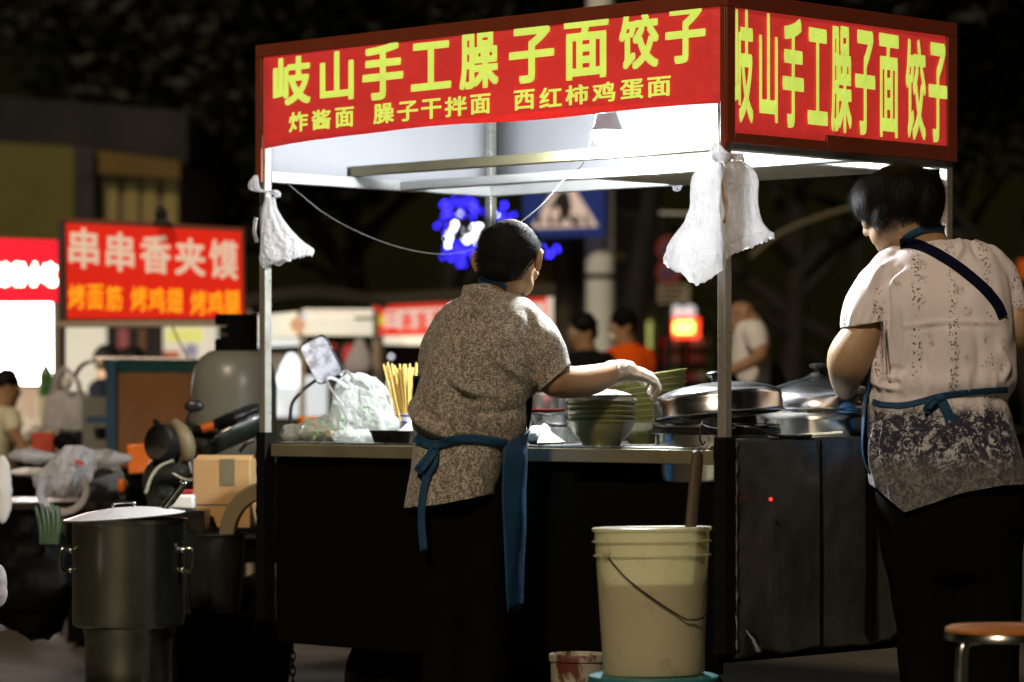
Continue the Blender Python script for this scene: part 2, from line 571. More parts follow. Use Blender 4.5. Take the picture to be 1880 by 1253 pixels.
for ch, x0, x1 in [('炸', 532, 567), ('酱', 574, 609), ('面', 617, 651), ('臊', 687, 725), ('子', 731, 769), ('干', 775, 812), ('拌', 818, 859), ('面', 865, 902),
                   ('西', 945, 983), ('红', 992, 1033), ('柿', 1040, 1082), ('鸡', 1089, 1131), ('蛋', 1140, 1183), ('面', 1190, 1233)]:
    yc = 224 + (160 - 224) * ((x0 + x1) / 2 - 550) / 660
    def fn(a, b, x0=x0, x1=x1, yc=yc):
        px = x0 + (x1 - x0) * a
        return plane_front(px, yc + 18.5 - 37 * b + (px - (x0 + x1) / 2) * -.095, .0045)
    write(g, ch, fn, .022)
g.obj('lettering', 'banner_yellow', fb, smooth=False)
# side banner
sb = thing('side_banner', 'shorter red banner with tall narrow yellow writing on the right side of the stall', 'banner', T(-.018, .51, 1.83))
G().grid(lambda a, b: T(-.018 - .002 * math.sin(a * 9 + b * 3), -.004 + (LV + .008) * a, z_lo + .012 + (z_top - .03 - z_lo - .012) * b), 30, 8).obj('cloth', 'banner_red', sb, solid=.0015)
edge = G()
vr = u_side(1738, -.02)
edge.box(*sbox(-.0255, -.0122, -.020, LV + .022, z_top - .034, z_top + .008))
edge.box(*sbox(-.0257, -.0124, -.020, .016, z_lo + .002, z_top - .0345))
edge.box(*sbox(-.0257, -.0124, vr, LV + .022, z_lo + .002, z_top - .0345))
vm = u_side(1516, -.02)
edge.box(*sbox(-.0256, -.0123, vm, vr - .0005, z_lo + .002, z_lo + .048))
edge.box(*sbox(-.0256, -.0123, .0165, vm - .0005, z_lo + .002, z_lo + .030))
edge.obj('frame_edge', 'banner_edge', sb, bevel=.002)
g = G()
for ch, x0, x1 in [('岐', 1343, 1381), ('山', 1392, 1426), ('手', 1435, 1474), ('工', 1481, 1518), ('臊', 1524, 1562), ('子', 1568, 1605), ('面', 1612, 1648), ('饺', 1661, 1698), ('子', 1703, 1737)]:
    short = {'工': (12, 10), '山': (0, 6)}.get(ch, (0, 0))
    def fn(a, b, x0=x0, x1=x1, short=short):
        px = x0 + (x1 - x0) * a; t = (px - 1360) / 360
        yt = 16 + 62 * t + short[0]; yb = 227 + 36 * t - short[1]
        return plane_side(px, yb + (yt - yb) * b, .0045)
    write(g, ch, fn, .024)
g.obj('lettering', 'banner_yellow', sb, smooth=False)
# white lining inside, and the two banners seen from within
for nm, a, b, lab in (('back_banner', (0, LV + .018), (LU, LV + .018), 'white back of the long banner closing the rear of the stall under the lamp'),
                 ('end_banner', (LU + .018, 0), (LU + .018, LV), 'white back of the banner closing the left end of the stall')):
    g = G()
    g.grid(lambda s, t: T(a[0] + (b[0] - a[0]) * s, a[1] + (b[1] - a[1]) * s, z_lo - .015 + (z_top - .008 - z_lo + .015) * t), 12, 4)
    tag(g.obj(nm, 'banner_back', None, solid=.003), lab, 'banner')

# counter, skirt and cart body
G().box(*sbox(.022, LU - .03, .0, LV, z_ct - .006, z_ct)).obj('counter_top', 'counter_steel', stall, bevel=.002)
G().box(*sbox(.022, LU - .03, -.004, .020, z_ct - .047, z_ct - .0065)).obj('counter_fascia', 'fascia_steel', stall, bevel=.003)
G().box(*sbox(.03, LU - .03, .42, .44, z_sk, z_ct - .01)).obj('cart_panel', 'black_paint', stall)
G().box(*sbox(.60, LU - .02, .030, .045, z_sk - .06, z_ct - .05)).obj('cart_panel', 'black_paint', stall)
G().box(*sbox(LU - .02, LU - .005, .05, LV, z_sk, z_ct + .0)).obj('cart_panel', 'black_paint', stall)
G().box(*sbox(.03, LU - .03, .05, LV, z_sk - .02, z_sk)).obj('cart_floor', 'black_paint', stall)
G().box(*sbox(.03, .60, .022, .030, z_sk - .05, .868)).obj('cart_panel', 'black_paint', stall)  # black sheet added to darken the opening below the sunk pot
G().grid(lambda a, b: T(.01 + (LU - .02) * a, -.0125, z_fb + .02 + (z_top - .035 - z_fb - .02) * b), 6, 3).obj('backing', 'banner_back', fb)
G().grid(lambda a, b: T(-.0118, .02 + (LV - .03) * a, z_lo + .02 + (z_top - .035 - z_lo - .02) * b), 6, 3).obj('backing', 'banner_back', sb)
# right side sheet, dented, bent outwards at the far edge, ragged below
g = G()
def side(a, b):
    v = .024 + (LV - .06) * a
    zb = z_sk + .012 * noise.noise(Vector((v * 9, 4, 1))) + (.02 if a > .75 else 0)
    z = zb + (z_ct + .027 - zb) * b
    d = .010 * noise.noise(Vector((v * 5, z * 4, 2))) + .004 * noise.noise(Vector((v * 17, z * 12, 8)))
    return T(-.012 - max(d, -.008), v, z)
g.grid(side, 50, 50)
g.obj('side_sheet', 'side_steel', stall, solid=.003)
G().bar(T(-.021, .40, z_sk - .01), T(-.021, .40, z_ct + .02), .006, .004, tuple(SD)).obj('side_seam', 'black_paint', stall, bevel=.001)
G().bar(T(-.026, .62, z_sk + .03), T(-.026, .62, z_ct + .04), .03, .012, tuple(SD)).obj('side_strut', 'black_paint', stall, bevel=.002)
g = G()
g.tube([T(-.02, .07, z_sk + .075), T(-.034, .085, z_sk + .05), T(-.036, .10, z_sk + .018), T(-.022, .12, z_sk + .004)], [.006, .012, .013, .005], 10)
g.obj('bent_bracket', 'lid_steel', stall)
g = G(); c = W(1415, 917, T(0, .12).y - .03)
g.ball(c, (.006, .006, .006), 12, 8); simple('red_glow', (.6, .01, .01), .1, emit=(1, .05, .03), estr=1.2)
g.obj('red_dot', 'red_glow', stall)  # small red ball with its own glow, set on the side sheet
g = G(); g.tube([T(-.020 - .004 * noise.noise(Vector((q * .7, 1, 5))), .028 + .003 * noise.noise(Vector((q * .9, 3, 1))), z_sk + .02 + .0193 * q) for q in range(31)], [.0035 + .0015 * math.sin(q * 1.7) for q in range(31)], 8)
g.obj('glint_edge', 'lid_steel', stall)  # shiny wavy tube added for glints along the sheet's front edge
# under-carriage: wheels, axle and a hanging chain
def wheel(c, ax, r, wd, parent, nm='wheel', spoke=8):
    g = G()
    g.lathe([(r - .035, -wd / 2), (r - .01, -wd / 2), (r, -wd / 4), (r, wd / 4), (r - .01, wd / 2), (r - .035, wd / 2), (r - .035, -wd / 2)], c, ax, 40)
    o = g.obj(nm, 'black_rubber', parent)
    h = G(); h.lathe([(r - .055, -wd * .4), (r - .034, -wd * .42), (r - .034, wd * .42), (r - .055, wd * .4), (r - .055, -wd * .4)], c, ax, 32)
    h.lathe([(.0, -wd * .6), (.028, -wd * .6), (.03, 0), (.028, wd * .6), (0, wd * .6)], c, ax, 16)
    m = orient(ax)
    h.lathe([(.02, -.004), (r - .05, -.004), (r - .05, .004), (.02, .004)], c, ax, 32)
    for q in range(spoke):
        a = 2 * math.pi * q / spoke
        h.tube([Vector(c) + m @ Vector((.025 * math.cos(a), .025 * math.sin(a), 0)), Vector(c) + m @ Vector(((r - .05) * math.cos(a), (r - .05) * math.sin(a), 0))], .006, 6)
    ORG[o.name] = ORG[parent.name]
    rim = h.obj('rim', 'black_paint', o)
    rim.location = (0, 0, 0)
    return o
for u, v in ((.34, .16), (1.5, .16), (1.5, .90)):
    wheel(T(u, v, .205), SD, .205, .06, stall)
g = G(); g.bar(T(.34, .16, .205), T(.34, .90, .205), .03, .03); g.bar(T(1.5, .16, .205), T(1.5, .90, .205), .03, .03)
g.bar(T(.34, .5, .36), T(1.5, .5, .36), .05, .04)
g.obj('axle_frame', 'black_paint', stall)
g = G(); p = T(1.86, .06, z_sk - .08)
for q in range(9):
    c = p + Vector((0, 0, -.024 * q)); d = Vector((1, 0, 0)) if q % 2 else Vector((0, 1, 0))
    g.tube([c + d * .008 * math.cos(t * math.pi / 6) + Vector((0, 0, .017 * math.sin(t * math.pi / 6))) for t in range(13)], .0028, 6)
tag(g.obj('hanging_chain', 'black_paint'), 'short dark chain dangling under the left end of the stall', 'chain')

# the lamp
film('bulb_housing', (.50, .52, .56), .15, .4, .0, 12, .1)
glow('lamp_glow', (.92, .97, 1.0), 3000, 0)
vB = .325
uB = uv_at(1115, vB)
pB = T(uB, vB, zc(262, T(uB, vB).y))
lamp = thing('light_bulb', 'bright white bulb hanging under the stall roof', 'light bulb', pB)
g = G(); g.lathe([(0.0, .172), (.014, .172), (.0145, .15), (.016, .148), (.016, .128), (.0185, .122), (.026, .09), (.040, .052), (.045, .040), (.0455, .034)], pB, n=32)
g.obj('housing', 'white_plastic', lamp)
g = G(); g.lathe([(.0452, .0335), (.046, .022), (.040, .008), (.026, -.004), (.010, -.009), (.0005, -.010)], pB, n=32)
g.obj('globe', 'lamp_glow', lamp)
g = G(); g.lathe([(.020, .168), (.020, .200), (.012, .215), (0, .216)], pB, n=20); g.obj('socket', 'white_plastic', lamp)
g = G(); g.tube(crom([pB + Vector((0, 0, .20)), pB + Vector((.004, .004, .27)), T(uB, vB, z_top - .004)], 5), .003, 6); g.obj('cord', 'white_plastic', lamp)
# flex from the left rail to the lamp
simple('flex_grey', (.16, .17, .16), .5)
g = G()
pts = [T(LU, .10, z_lo - .02), W(600, 395, 10.42), W(680, 436, 10.35), W(760, 461, 10.25), W(830, 466, 10.15), W(900, 445, 10.05), W(985, 385, 9.95), W(1040, 325, 9.90), W(1075, 290, 9.87), pB + Vector((-.012, .02, .19))]
g.tube(crom(pts, 6), .0014, 6)
tag(g.obj('power_flex', 'flex_grey'), 'thin pale flex sagging from the left rail up to the bulb', 'cable')
# ------------------------------------------------------------------ pots on the stall
def place(px, v, z=z_ct):
    u = uv_at(px, v)
    return T(u, v, z)
PC = place(1315, .222, z_ct - .17)
pot = thing('cooking_pot', 'steel pot sunk in the counter beside the corner post', 'pot', PC)
g = G(); g.lathe([(.155, 0), (.170, .006), (.174, .03), (.176, .20), (.178, .222), (.186, .226), (.188, .231), (.186, .236), (.179, .236), (.173, .23), (.171, .05), (.15, .02), (0, .02)], PC, n=56)
g.obj('body', 'pot_steel', pot)
g = G(); g.lathe([(.181, .205), (.186, .209), (.186, .222), (.180, .2255)], PC, n=56); g.obj('rim_band', 'tray_dark', pot)
lc = PC + Vector((.008, 0, .258))
ax = Vector((-.09, .06, 1)).normalized()
lid = thing('pot_lid', 'shiny steel lid lying tilted on the pot beside the corner post', 'pot lid', lc)
prof = [(.181, 0), (.190, .001), (.191, .004), (.187, .008), (.186, .048), (.182, .060), (.170, .068), (.14, .079), (.10, .088), (.05, .094), (.02, .0955), (.0005, .0955)]
g = G(); g.lathe(prof, lc, ax, 64); g.obj('shell', 'lid_steel', lid, solid=.0015, angle=60)
m = orient(ax)
g = G(); kp = lc + ax * .0955
kb = [(.0, 0), (.012, 0), (.011, .006), (.013, .012), (.026, .022), (.027, .028), (.020, .033), (0.0005, .034)]
g.lathe(kb, kp, ax, 24); g.obj('knob', 'black_plastic', lid)
# black ladle hooked over the rim
lp = place(1318, .045, 1.022)
ld = thing('ladle', 'black ladle lying against the rim of the pot by the corner post', 'ladle', lp)
g = G(); g.lathe([(.0005, -.010), (.03, -.008), (.046, .004), (.050, .016), (.047, .0165), (.03, -.002), (.0005, -.006)], lp, (.1, -.25, 1), 28); g.obj('dish', 'black_plastic', ld)
g = G(); g.tube(crom([lp + Vector((.045, .0, .012)), lp + Vector((.10, -.01, .004)), T(-.015, .22, 1.004), T(-.017, .36, 1.003)], 6), .005, 8); g.obj('handle', 'black_plastic', ld)
g = G(); g.tube(crom([lp + Vector((-.046, -.01, .012)), lp + Vector((-.052, -.012, -.02)), lp + Vector((-.044, -.014, -.042)), lp + Vector((-.036, -.014, -.032))], 4), .003, 6); g.obj('hook', 'black_plastic', ld)
# second pot
QC = place(1502, .74, z_ct - .16)
pot2 = thing('cooking_pot', 'large steel pot with a domed lid on, behind the tilted lid', 'pot', QC)
g = G(); g.lathe([(.16, 0), (.178, .01), (.182, .04), (.184, .235), (.188, .25), (.195, .256), (.194, .262), (.186, .263)], QC, n=56, cap=True); g.obj('body', 'pot_steel', pot2)
lc2 = QC + Vector((0, 0, .264))
lid2 = thing('pot_lid', 'domed aluminium lid with a black knob beside the cook in the flowered blouse', 'pot lid', lc2)
g = G(); g.lathe([(.19, -.002), (.199, 0), (.199, .004), (.188, .007), (.182, .035), (.165, .052), (.13, .070), (.095, .081), (.090, .084), (.06, .092), (.04, .097), (.024, .107), (.018, .113), (.0005, .114)], lc2, n=64)
g.obj('shell', 'lid_steel', lid2, angle=60)
g = G(); g.lathe([(0, .112), (.010, .112), (.009, .122), (.026, .128), (.027, .135), (.018, .140), (.0005, .141)], lc2, n=20); g.obj('knob', 'black_plastic', lid2)
# a pair of chopsticks across the side sheet
for q in range(2):
    g = G(); a = W(1452, 803 - q * 3, 9.20 + q * .02); b = W(1546, 796 - q * 2, 9.34 + q * .02)
    g.tube([a, a.lerp(b, .5), b], [.0022, .003, .0036], 8)
    tag(g.obj('chopstick', 'noodle_dough'), 'pale chopstick lying across the top of the steel side sheet', 'chopstick', 'chopsticks on the side sheet')

# ------------------------------------------------------------------ bowls
def bowl(c, r, h, label, group, ax=(0, 0, 1), foot=.55):
    prof = [(.0005, .004), (r * foot * .9, .004), (r * foot * .92, 0), (r * foot, 0), (r * foot * 1.04, .007), (r * .80, h * .42), (r * .93, h * .80), (r * .975, h * .93), (r * 1.0, h * .955), (r * 1.0, h), (r * .965, h), (r * .93, h * .88), (r * .75, h * .42), (r * .5, .014), (.0005, .012)]
    g = G(); g.lathe(prof, c, ax, 44)
    return tag(g.obj('bowl', 'bowl_green', loc=c), label, 'bowl', group)
B0 = place(1104, .13)
names = ['bottom', 'second', 'third', 'fourth', 'fifth', 'topmost']
for i in range(6):
    c = B0 + Vector((.0015 * math.sin(i * 2.1), .001 * math.cos(i), .0148 * i + (.001)))
    bowl(c, .102, .073, f'{names[i] if i in (0, 5) else names[i] + " lowest"} green bowl of the front stack under the gloved hand' + (', lined with film' if i == 5 else ''), 'bowls in the front stack')
g = G()       # film lining heaped over the topmost bowl
tc = B0 + Vector((0, 0, .0148 * 5 + .074))
def filmtop(a, b):
    an = a * 2 * math.pi; r = b * .106
    z = .012 + .004 * noise.noise(Vector((math.cos(an) * b * 5, math.sin(an) * b * 5, 3))) - .012 * max(0, b - .6) / .4 - .010 * max(0, b - .92) / .08
    z += .012 * math.exp(-((r * math.cos(an) - .0) ** 2 + (r * math.sin(an)) ** 2) / .004)
    return tc + Vector((r * math.cos(an), r * math.sin(an), z - .006))
g.grid(filmtop, 48, 12)
tag(g.obj('film_lining', 'bag_white'), 'shiny plastic film heaped over the topmost bowl of the front stack', 'plastic film')
B1 = place(1192, .47)
for i in range(9):
    an = .05 + .012 * i
    axb = Vector((-an, -.01, 1))
    c = B1 + Vector((.0035 * i * .5, 0, .0178 * i + .002))
    bowl(c, .112 - .001 * (i % 2), .070, ['bottom', 'second lowest', 'third lowest', 'fourth lowest', 'middle', 'fourth highest', 'third highest', 'second highest', 'topmost'][i] + ' olive bowl of the leaning stack behind the gloved hand', 'bowls in the leaning stack', axb)
# small things beside the bowls
c = place(1012, .26); g = G()
g.lathe([(.03, 0), (.052, .004), (.058, .03), (.063, .048), (.067, .05), (.066, .053), (.058, .05), (.052, .012), (0, .01)], c, n=36)
tag(g.obj('steel_basin', 'lid_steel', loc=c), 'small steel basin between the reaching cook and the bowls', 'basin')
c2 = c + Vector((.0, .0, .051)); g = G()
g.lathe([(.03, 0), (.048, .003), (.056, .022), (.060, .036), (.064, .038), (.063, .041), (.054, .036), (.045, .010), (0, .008)], c2, n=36)
tag(g.obj('steel_basin', 'pot_steel', loc=c2), 'second steel basin standing in the lower one beside the reaching cook', 'basin')
c = place(1036, .40); g = G()
g.lathe([(.03, 0), (.04, .003), (.042, .07), (.045, .074), (.04, .07), (.036, .01), (0, .008)], c, n=30)
tag(g.obj('steel_cup', 'pot_steel', loc=c), 'steel cup half hidden behind the front stack of bowls', 'cup')
c = place(1004, .74); g = G()
g.lathe([(.09, 0), (.115, .01), (.12, .03), (.125, .15), (.131, .153), (.13, .158), (.12, .156), (.11, .02), (0, .02)], c, n=40)
tag(g.obj('steel_pan', 'pot_steel', loc=c), 'broad steel pan at the back of the counter behind the reaching cook', 'pan')
simple('red_plate', (.35, .02, .02), .3)
c = place(1000, .44, z_ct + .094); g = G(); g.lathe([(.0005, 0), (.05, .001), (.07, .008), (.071, .011), (.05, .005), (.0005, .004)], c, n=32)
gs = place(1000, .44); h = G(); h.lathe([(.04, 0), (.055, .002), (.06, .09), (.064, .0925), (.05, .0925), (.0, .0925)], gs, n=30)
tag(h.obj('steel_tub', 'pot_steel', loc=gs), 'steel tub under a red plate next to the reaching cook', 'tub')
tag(g.obj('plate', 'red_plate', loc=c), 'dark red plate on a steel tub next to the reaching cook', 'plate')
def cushion(px, v, pr, seedk, mat, nm, label, cat):
    """soft crumpled lump standing on the counter"""
    c = place(px, v); g = G(); g.ball(c + Vector((0, 0, pr[2] * .9)), pr, 36, 24)
    g.nrm = [(p - c - Vector((0, 0, pr[2] * .9))).normalized() for p in g.v]
    wobble(g, pr[0] * .35, 30, seedk); wobble(g, pr[0] * .16, 80, seedk + 1)
    for p in g.v:
        p.z = max(p.z, z_ct + .001)
    return tag(g.obj(nm, mat), label, cat)
cushion(985, .07, (.032, .03, .030), 3, 'paper_white', 'dough_ball', 'pale lump of dough in wrap at the counter edge beside the reaching cook', 'dough')
cushion(1000, .12, (.022, .02, .030), 5, 'paper_white', 'dough_ball', 'round white dough roll standing behind the wrapped lump', 'dough')
g = G(); a = W(985, 806, 9.42)
g.prism([W(988, 806, 9.44), W(998, 786, 9.46), W(1030, 808, 9.46), W(1036, 812, 9.44), W(986, 814, 9.43)], (.004, .03, 0))
tag(g.obj('paper_scrap', 'noodle_dough', bevel=.001), 'folded yellowish scrap of paper at the counter edge', 'paper')

# ------------------------------------------------------------------ left half of the counter
Ct = place(752, .36)
cup = thing('chopstick_cup', 'blue and white porcelain cup full of chopsticks', 'cup', Ct)
prof = [(.030, 0), (.036, .002), (.038, .01), (.042, .088), (.043, .090), (.039, .09), (.034, .012), (0, .01)]
g = G(); g.lathe(prof, Ct, n=40); g.obj('body', 'porcelain', cup)
g = G(); g.lathe([(.0428, .080), (.0432, .0805), (.0434, .0845), (.043, .085)], Ct, n=40)
for a0 in (-2.1, -.9):          # painted swirls
    def onc(a, z):
        rr = .0385 + (z - .01) * .051 + .0008
        return Ct + Vector((rr * math.cos(a), rr * math.sin(a), z))
    pts = []
    for q in range(36):
        t = q / 35; an = t * 2 * math.pi * 1.35; rr = .022 - .013 * t
        pts.append(onc(a0 + rr * math.cos(an) / .041, .044 + rr * math.sin(an)))
    g.tube(pts, [.0045 - .003 * q / 35 for q in range(36)], 6, flat=1)
    g.ball(onc(a0, .044), (.006, .006, .006), 8, 6)
g.obj('painted_swirl', 'cobalt', cup)
random.seed(11)
proto = None
for i in range(42):
    a = random.random() * 6.283; r = math.sqrt(random.random()) * .029
    b = Ct + Vector((r * math.cos(a), r * math.sin(a), .014))
    lean = .55 + random.random() * .5
    d = Vector((math.cos(a) * r * lean * 2.6 + random.uniform(-.005, .005), math.sin(a) * r * lean * 2.6, .23 + random.uniform(-.012, .010)))
    if proto is None:
        g = G(); g.tube([(0, 0, 0), (0, 0, .12), (0, 0, .24)], [.0022, .003, .0037], 8)
        proto = o = g.obj('chopstick', 'chopstick_wood', loc=(0, 0, 0))
    else:
        o = proto.copy(); COL.objects.link(o)
    o.location = b; o.rotation_euler = d.to_track_quat('Z', 'Y').to_euler(); o.scale = (1, 1, d.length / .24)
    tag(o, 'yellow wooden chopstick in the blue and white cup', 'chopstick', 'chopsticks in the porcelain cup')
def bottle(px, v, r, h, capm, label, content=None):
    c = place(px, v); b = thing('sauce_bottle', label, 'bottle', c)
    g = G(); g.lathe([(0, .001), (r * .9, .001), (r, .008), (r, h * .62), (r * .9, h * .72), (r * .48, h * .84), (r * .45, h * .9)], c, n=28); g.obj('body', 'bottle_clear', b)
    g = G(); g.lathe([(r * .6, h * .86), (r * .62, h * .87), (r * .62, h * .99), (r * .55, h), (.0005, h)], c, n=24); g.obj('cap', capm, b)
    if content:
        g = G(); g.lathe([(0, .004), (r * .88, .004), (r * .93, .012), (r * .93, h * .4), (0, h * .4)], c, n=24); g.obj('sauce', content, b)
bottle(713, .34, .017, .196, 'white_plastic', 'clear plastic bottle with white cap beside the chopstick cup', 'noodle_dough')
bottle(695, .42, .020, .165, 'orange_plastic', 'clear plastic bottle with orange cap next to the chopstick cup', 'chopstick_wood')
# open dark tray
tc = T(uv_at(745, .10), .10, z_ct)
g = G(); d = (.20, .14)
for e, z in ((.86, .001), (.88, .001), (1.0, .036), (1.03, .037), (1.03, .039), (.98, .038), (.86, .005)):
    pass
rs = []
for e, z in ((.86, .001), (1.0, .035), (1.03, .0365), (1.03, .039), (.985, .0385), (.85, .006)):
    ring = []
    for cx, cy in ((1, 1), (-1, 1), (-1, -1), (1, -1)):
        for q in range(5):
            an = math.atan2(cy, cx) - R(45) + R(90) * q / 4
            ring.append(tc + FD * (cx * (d[0] / 2 - .02) * e + .02 * math.cos(an)) + SD * (cy * (d[1] / 2 - .02) * e + .02 * math.sin(an)) + Vector((0, 0, z)))
    rs.append(ring)
g.rings(rs); tag(g.obj('steel_tray', 'tray_dark', loc=tc), 'dark steel tray at the counter edge left of the reaching cook', 'tray')
g = G(); p0 = tc + Vector((.0, .01, .012))
g.prism([p0 + Vector((-.05, .0, 0)), p0 + Vector((.03, .02, 0)), p0 + Vector((.035, .02, .045)), p0 + Vector((.01, .01, .055))], (.004, .03, .004))
tag(g.obj('napkin', 'paper_white', bevel=.001), 'folded white napkin standing in the dark tray', 'napkin')

def pleated(rows, Y, mat, nm, parent=None, n=64, depth=.5, seed=0, amp=.10, fine=.03, solid=0, cap=False):
    """hanging/standing plastic: rows of (px centre, py, half width px); cross-section with pleats"""
    s = S_(Y)
    C = crom([(r[0], r[1], r[2]) for r in rows], 6)
    SL = [q.x for q in crom([(r[3] if len(r) > 3 else 0, 0, 0) for r in rows], 6)]
    SG = [q.x for q in crom([(r[4] if len(r) > 4 else 0, 0, 0) for r in rows], 6)]
    g = G(); rs = []
    for i, c in enumerate(C):
        t = i / (len(C) - 1); ring = []
        for j in range(n):
            a = 2 * math.pi * j / n
            f = 1 + amp * math.sin(3 * a + seed + t * 1.3) * .6 + amp * noise.noise(Vector((math.cos(a) * 2.2, math.sin(a) * 2.2, t * 2.0 + seed))) * 1.6
            f += fine * (.5 - 1.6 * abs(noise.noise(Vector((math.cos(a) * 5, math.sin(a) * 5, t * 4 + seed)))))
            f += fine * .5 * noise.noise(Vector((math.cos(a) * 13, math.sin(a) * 13, t * 11 + seed)))
            hw = max(c.z, .5) / s
            ring.append(W(c.x, c.y, Y) + Vector((hw * f * math.cos(a), hw * depth * f * math.sin(a), -SL[i] * hw * math.cos(a) - SG[i] * hw * (1 - abs(math.cos(a))) + .010 * t ** 4 * noise.noise(Vector((math.cos(a) * 6, math.sin(a) * 6, seed + 3))) + .016 * t * noise.noise(Vector((math.cos(a) * 2, math.sin(a) * 2, seed + 9))))))
        rs.append(ring)
    g.rings(rs, cap=cap)
    return g
# clear carrier bag standing on the counter
cb = thing('plastic_bag', 'clear carrier bag standing up with its handles in the air', 'plastic bag', place(660, .22))
Yb = cb.location.y
pleated([(662, 688, 22, .2), (662, 705, 36, .25), (662, 735, 47, .2), (666, 765, 56, .1), (668, 795, 56, 0), (668, 811, 38, 0)], Yb, 'bag_clear', 'x', seed=2, amp=.2, fine=.14, n=96).obj('body', 'bag_clear', cb)
for pts in ([(640, 712), (622, 700), (607, 694), (600, 700), (612, 722), (628, 750), (640, 775)], [(625, 690), (634, 682), (645, 690), (650, 705)], [(690, 702), (672, 690), (655, 686)]):
    g = G(); g.tube(crom([W(x, y, Yb - .05) for x, y in pts], 5), .0065, 8, flat=.35); g.obj('handle', 'bag_white', cb)
random.seed(5)
simple('scallion', (.10, .32, .10), .5)
def lump(x, y, r, Y, mat, nm, label, cat, sx=1.0, seed=0, group=None, sy=.8):
    c = W(x, y, Y); g = G(); s = S_(Y)
    g.ball(c, (r * sx / s, r / s, r * sy / s), 40, 26)
    g.nrm = [(p - c).normalized() for p in g.v]
    wobble(g, r / s * .34, 24, seed); wobble(g, r / s * .20, 60, seed + 2); wobble(g, r / s * .08, 140, seed + 5)
    for p in g.v:
        p.z = max(p.z, z_ct + .001 + .0005 * seed)
    return tag(g.obj(nm, mat), label, cat, group)
lump(548, 800, 26, place(548, .16).y, 'bag_clear', 'wrapped_noodles', 'bag of pale noodles at the left end of the counter', 'bag', 1.2, 1)
lump(600, 792, 34, place(600, .20).y, 'bag_clear', 'wrapped_noodles', 'long bag of noodles with green flecks beside the standing carrier bag', 'bag', 1.7, 2)
lump(650, 803, 20, place(650, .10).y, 'bag_clear', 'plastic_bag', 'flattened clear bag at the counter edge below the carrier bag', 'plastic bag', 2.0, 3)
for i, (x, y, r, nm, lab) in enumerate([(544, 802, 16, 'noodle_nest', 'nest of pale noodles inside the leftmost bag on the counter'), (588, 796, 22, 'noodle_nest', 'bigger nest of noodles inside the long bag on the counter'), (628, 798, 18, 'noodle_nest', 'nest of noodles against the foot of the carrier bag')]):
    lump(x, y, r, place(x, .17).y + .01, 'noodle_dough', nm, lab, 'noodles', 1.5, 6 + i)
    o = None
simple('green_print', (.05, .30, .20), .4)
random.seed(21)
for i in range(14):        # printed green flecks seen through the bags
    x = random.uniform(560, 700); y = random.uniform(765, 806) if x < 650 else random.uniform(735, 800)
    g = G(); c = W(x, y, place(x, .10).y - .055 if x < 640 else Yb - .075); a = random.random() * 3
    g.box(c, (random.uniform(.006, .014), .001, random.uniform(.004, .008)), (Vector((math.cos(a), 0, math.sin(a))), Vector((0, 1, 0)), Vector((-math.sin(a), 0, math.cos(a)))))
    tag(g.obj('scallion_piece', 'scallion'), 'small green scrap of scallion on the clear bags', 'scallion', 'green scraps on the clear bags')
# display plate on a bent black arm
Yd = place(590, .46).y
dp = thing('display_plate', 'grey rounded plate with black rim on a bent black arm', 'display', place(533, .46))
def rrect(cx, cy, w_, h_, r_, ang, Y, n=6):
    out = []; ca, sa = math.cos(ang), math.sin(ang); s = S_(Y)
    for qx, qy, a0 in ((1, 1, 0), (-1, 1, 90), (-1, -1, 180), (1, -1, 270)):
        for q in range(n + 1):
            a = R(a0 + 90 * q / n)
            x = qx * (w_ / 2 - r_) + r_ * math.cos(a); y = qy * (h_ / 2 - r_) + r_ * math.sin(a)
            out.append(W(cx, cy, Y) + Vector(((x * ca - y * sa) / s, 0, (x * sa + y * ca) / s)))
    return out
G().prism(rrect(590, 660, 56, 84, 12, R(27), Yd), (0, .02, 0)).obj('rim', 'black_plastic', dp, bevel=.003)
k = NT('plate_face')
_c = k.mix(k.ramp(k.noise(34, 4, .6), [(.45, (0,) * 3), (.62, (1,) * 3)]), (.66, .65, .70), (.30, .29, .33))
k.done(k.bsdf(_c, .35))
G().prism(rrect(589, 661, 50, 77, 10, R(27), Yd - .003), (0, .003, 0)).obj('face', 'plate_face', dp)
g = G(); g.tube(crom([W(600, 690, Yd + .02), W(578, 700, Yd + .02), W(553, 720, Yd), W(537, 740, Yd), W(533, 765, Yd), W(533, 813, Yd)], 6), .006, 8); g.obj('arm', 'black_plastic', dp)
G().prism(rrect(617, 683, 14, 46, 4, R(27), Yd + .025), (0, .02, 0)).obj('bracket', 'tray_dark', dp)
# bulk at the counter's left end: orange lid, dark cloth
g = G(); c = place(566, .55); g.lathe([(0, 0), (.035, 0), (.037, .02), (.03, .026), (0, .027)], c + Vector((0, 0, .05)), n=24)
JL = g
h = G(); jr = thing('jar', 'squat clear jar with an orange lid behind the noodle bags', 'jar', c); h.lathe([(0, 0), (.033, .001), (.034, .045), (.03, .0495), (0, .0495)], c, n=24); h.obj('body', 'bottle_clear', jr); JL.obj('lid', 'orange_plastic', jr)

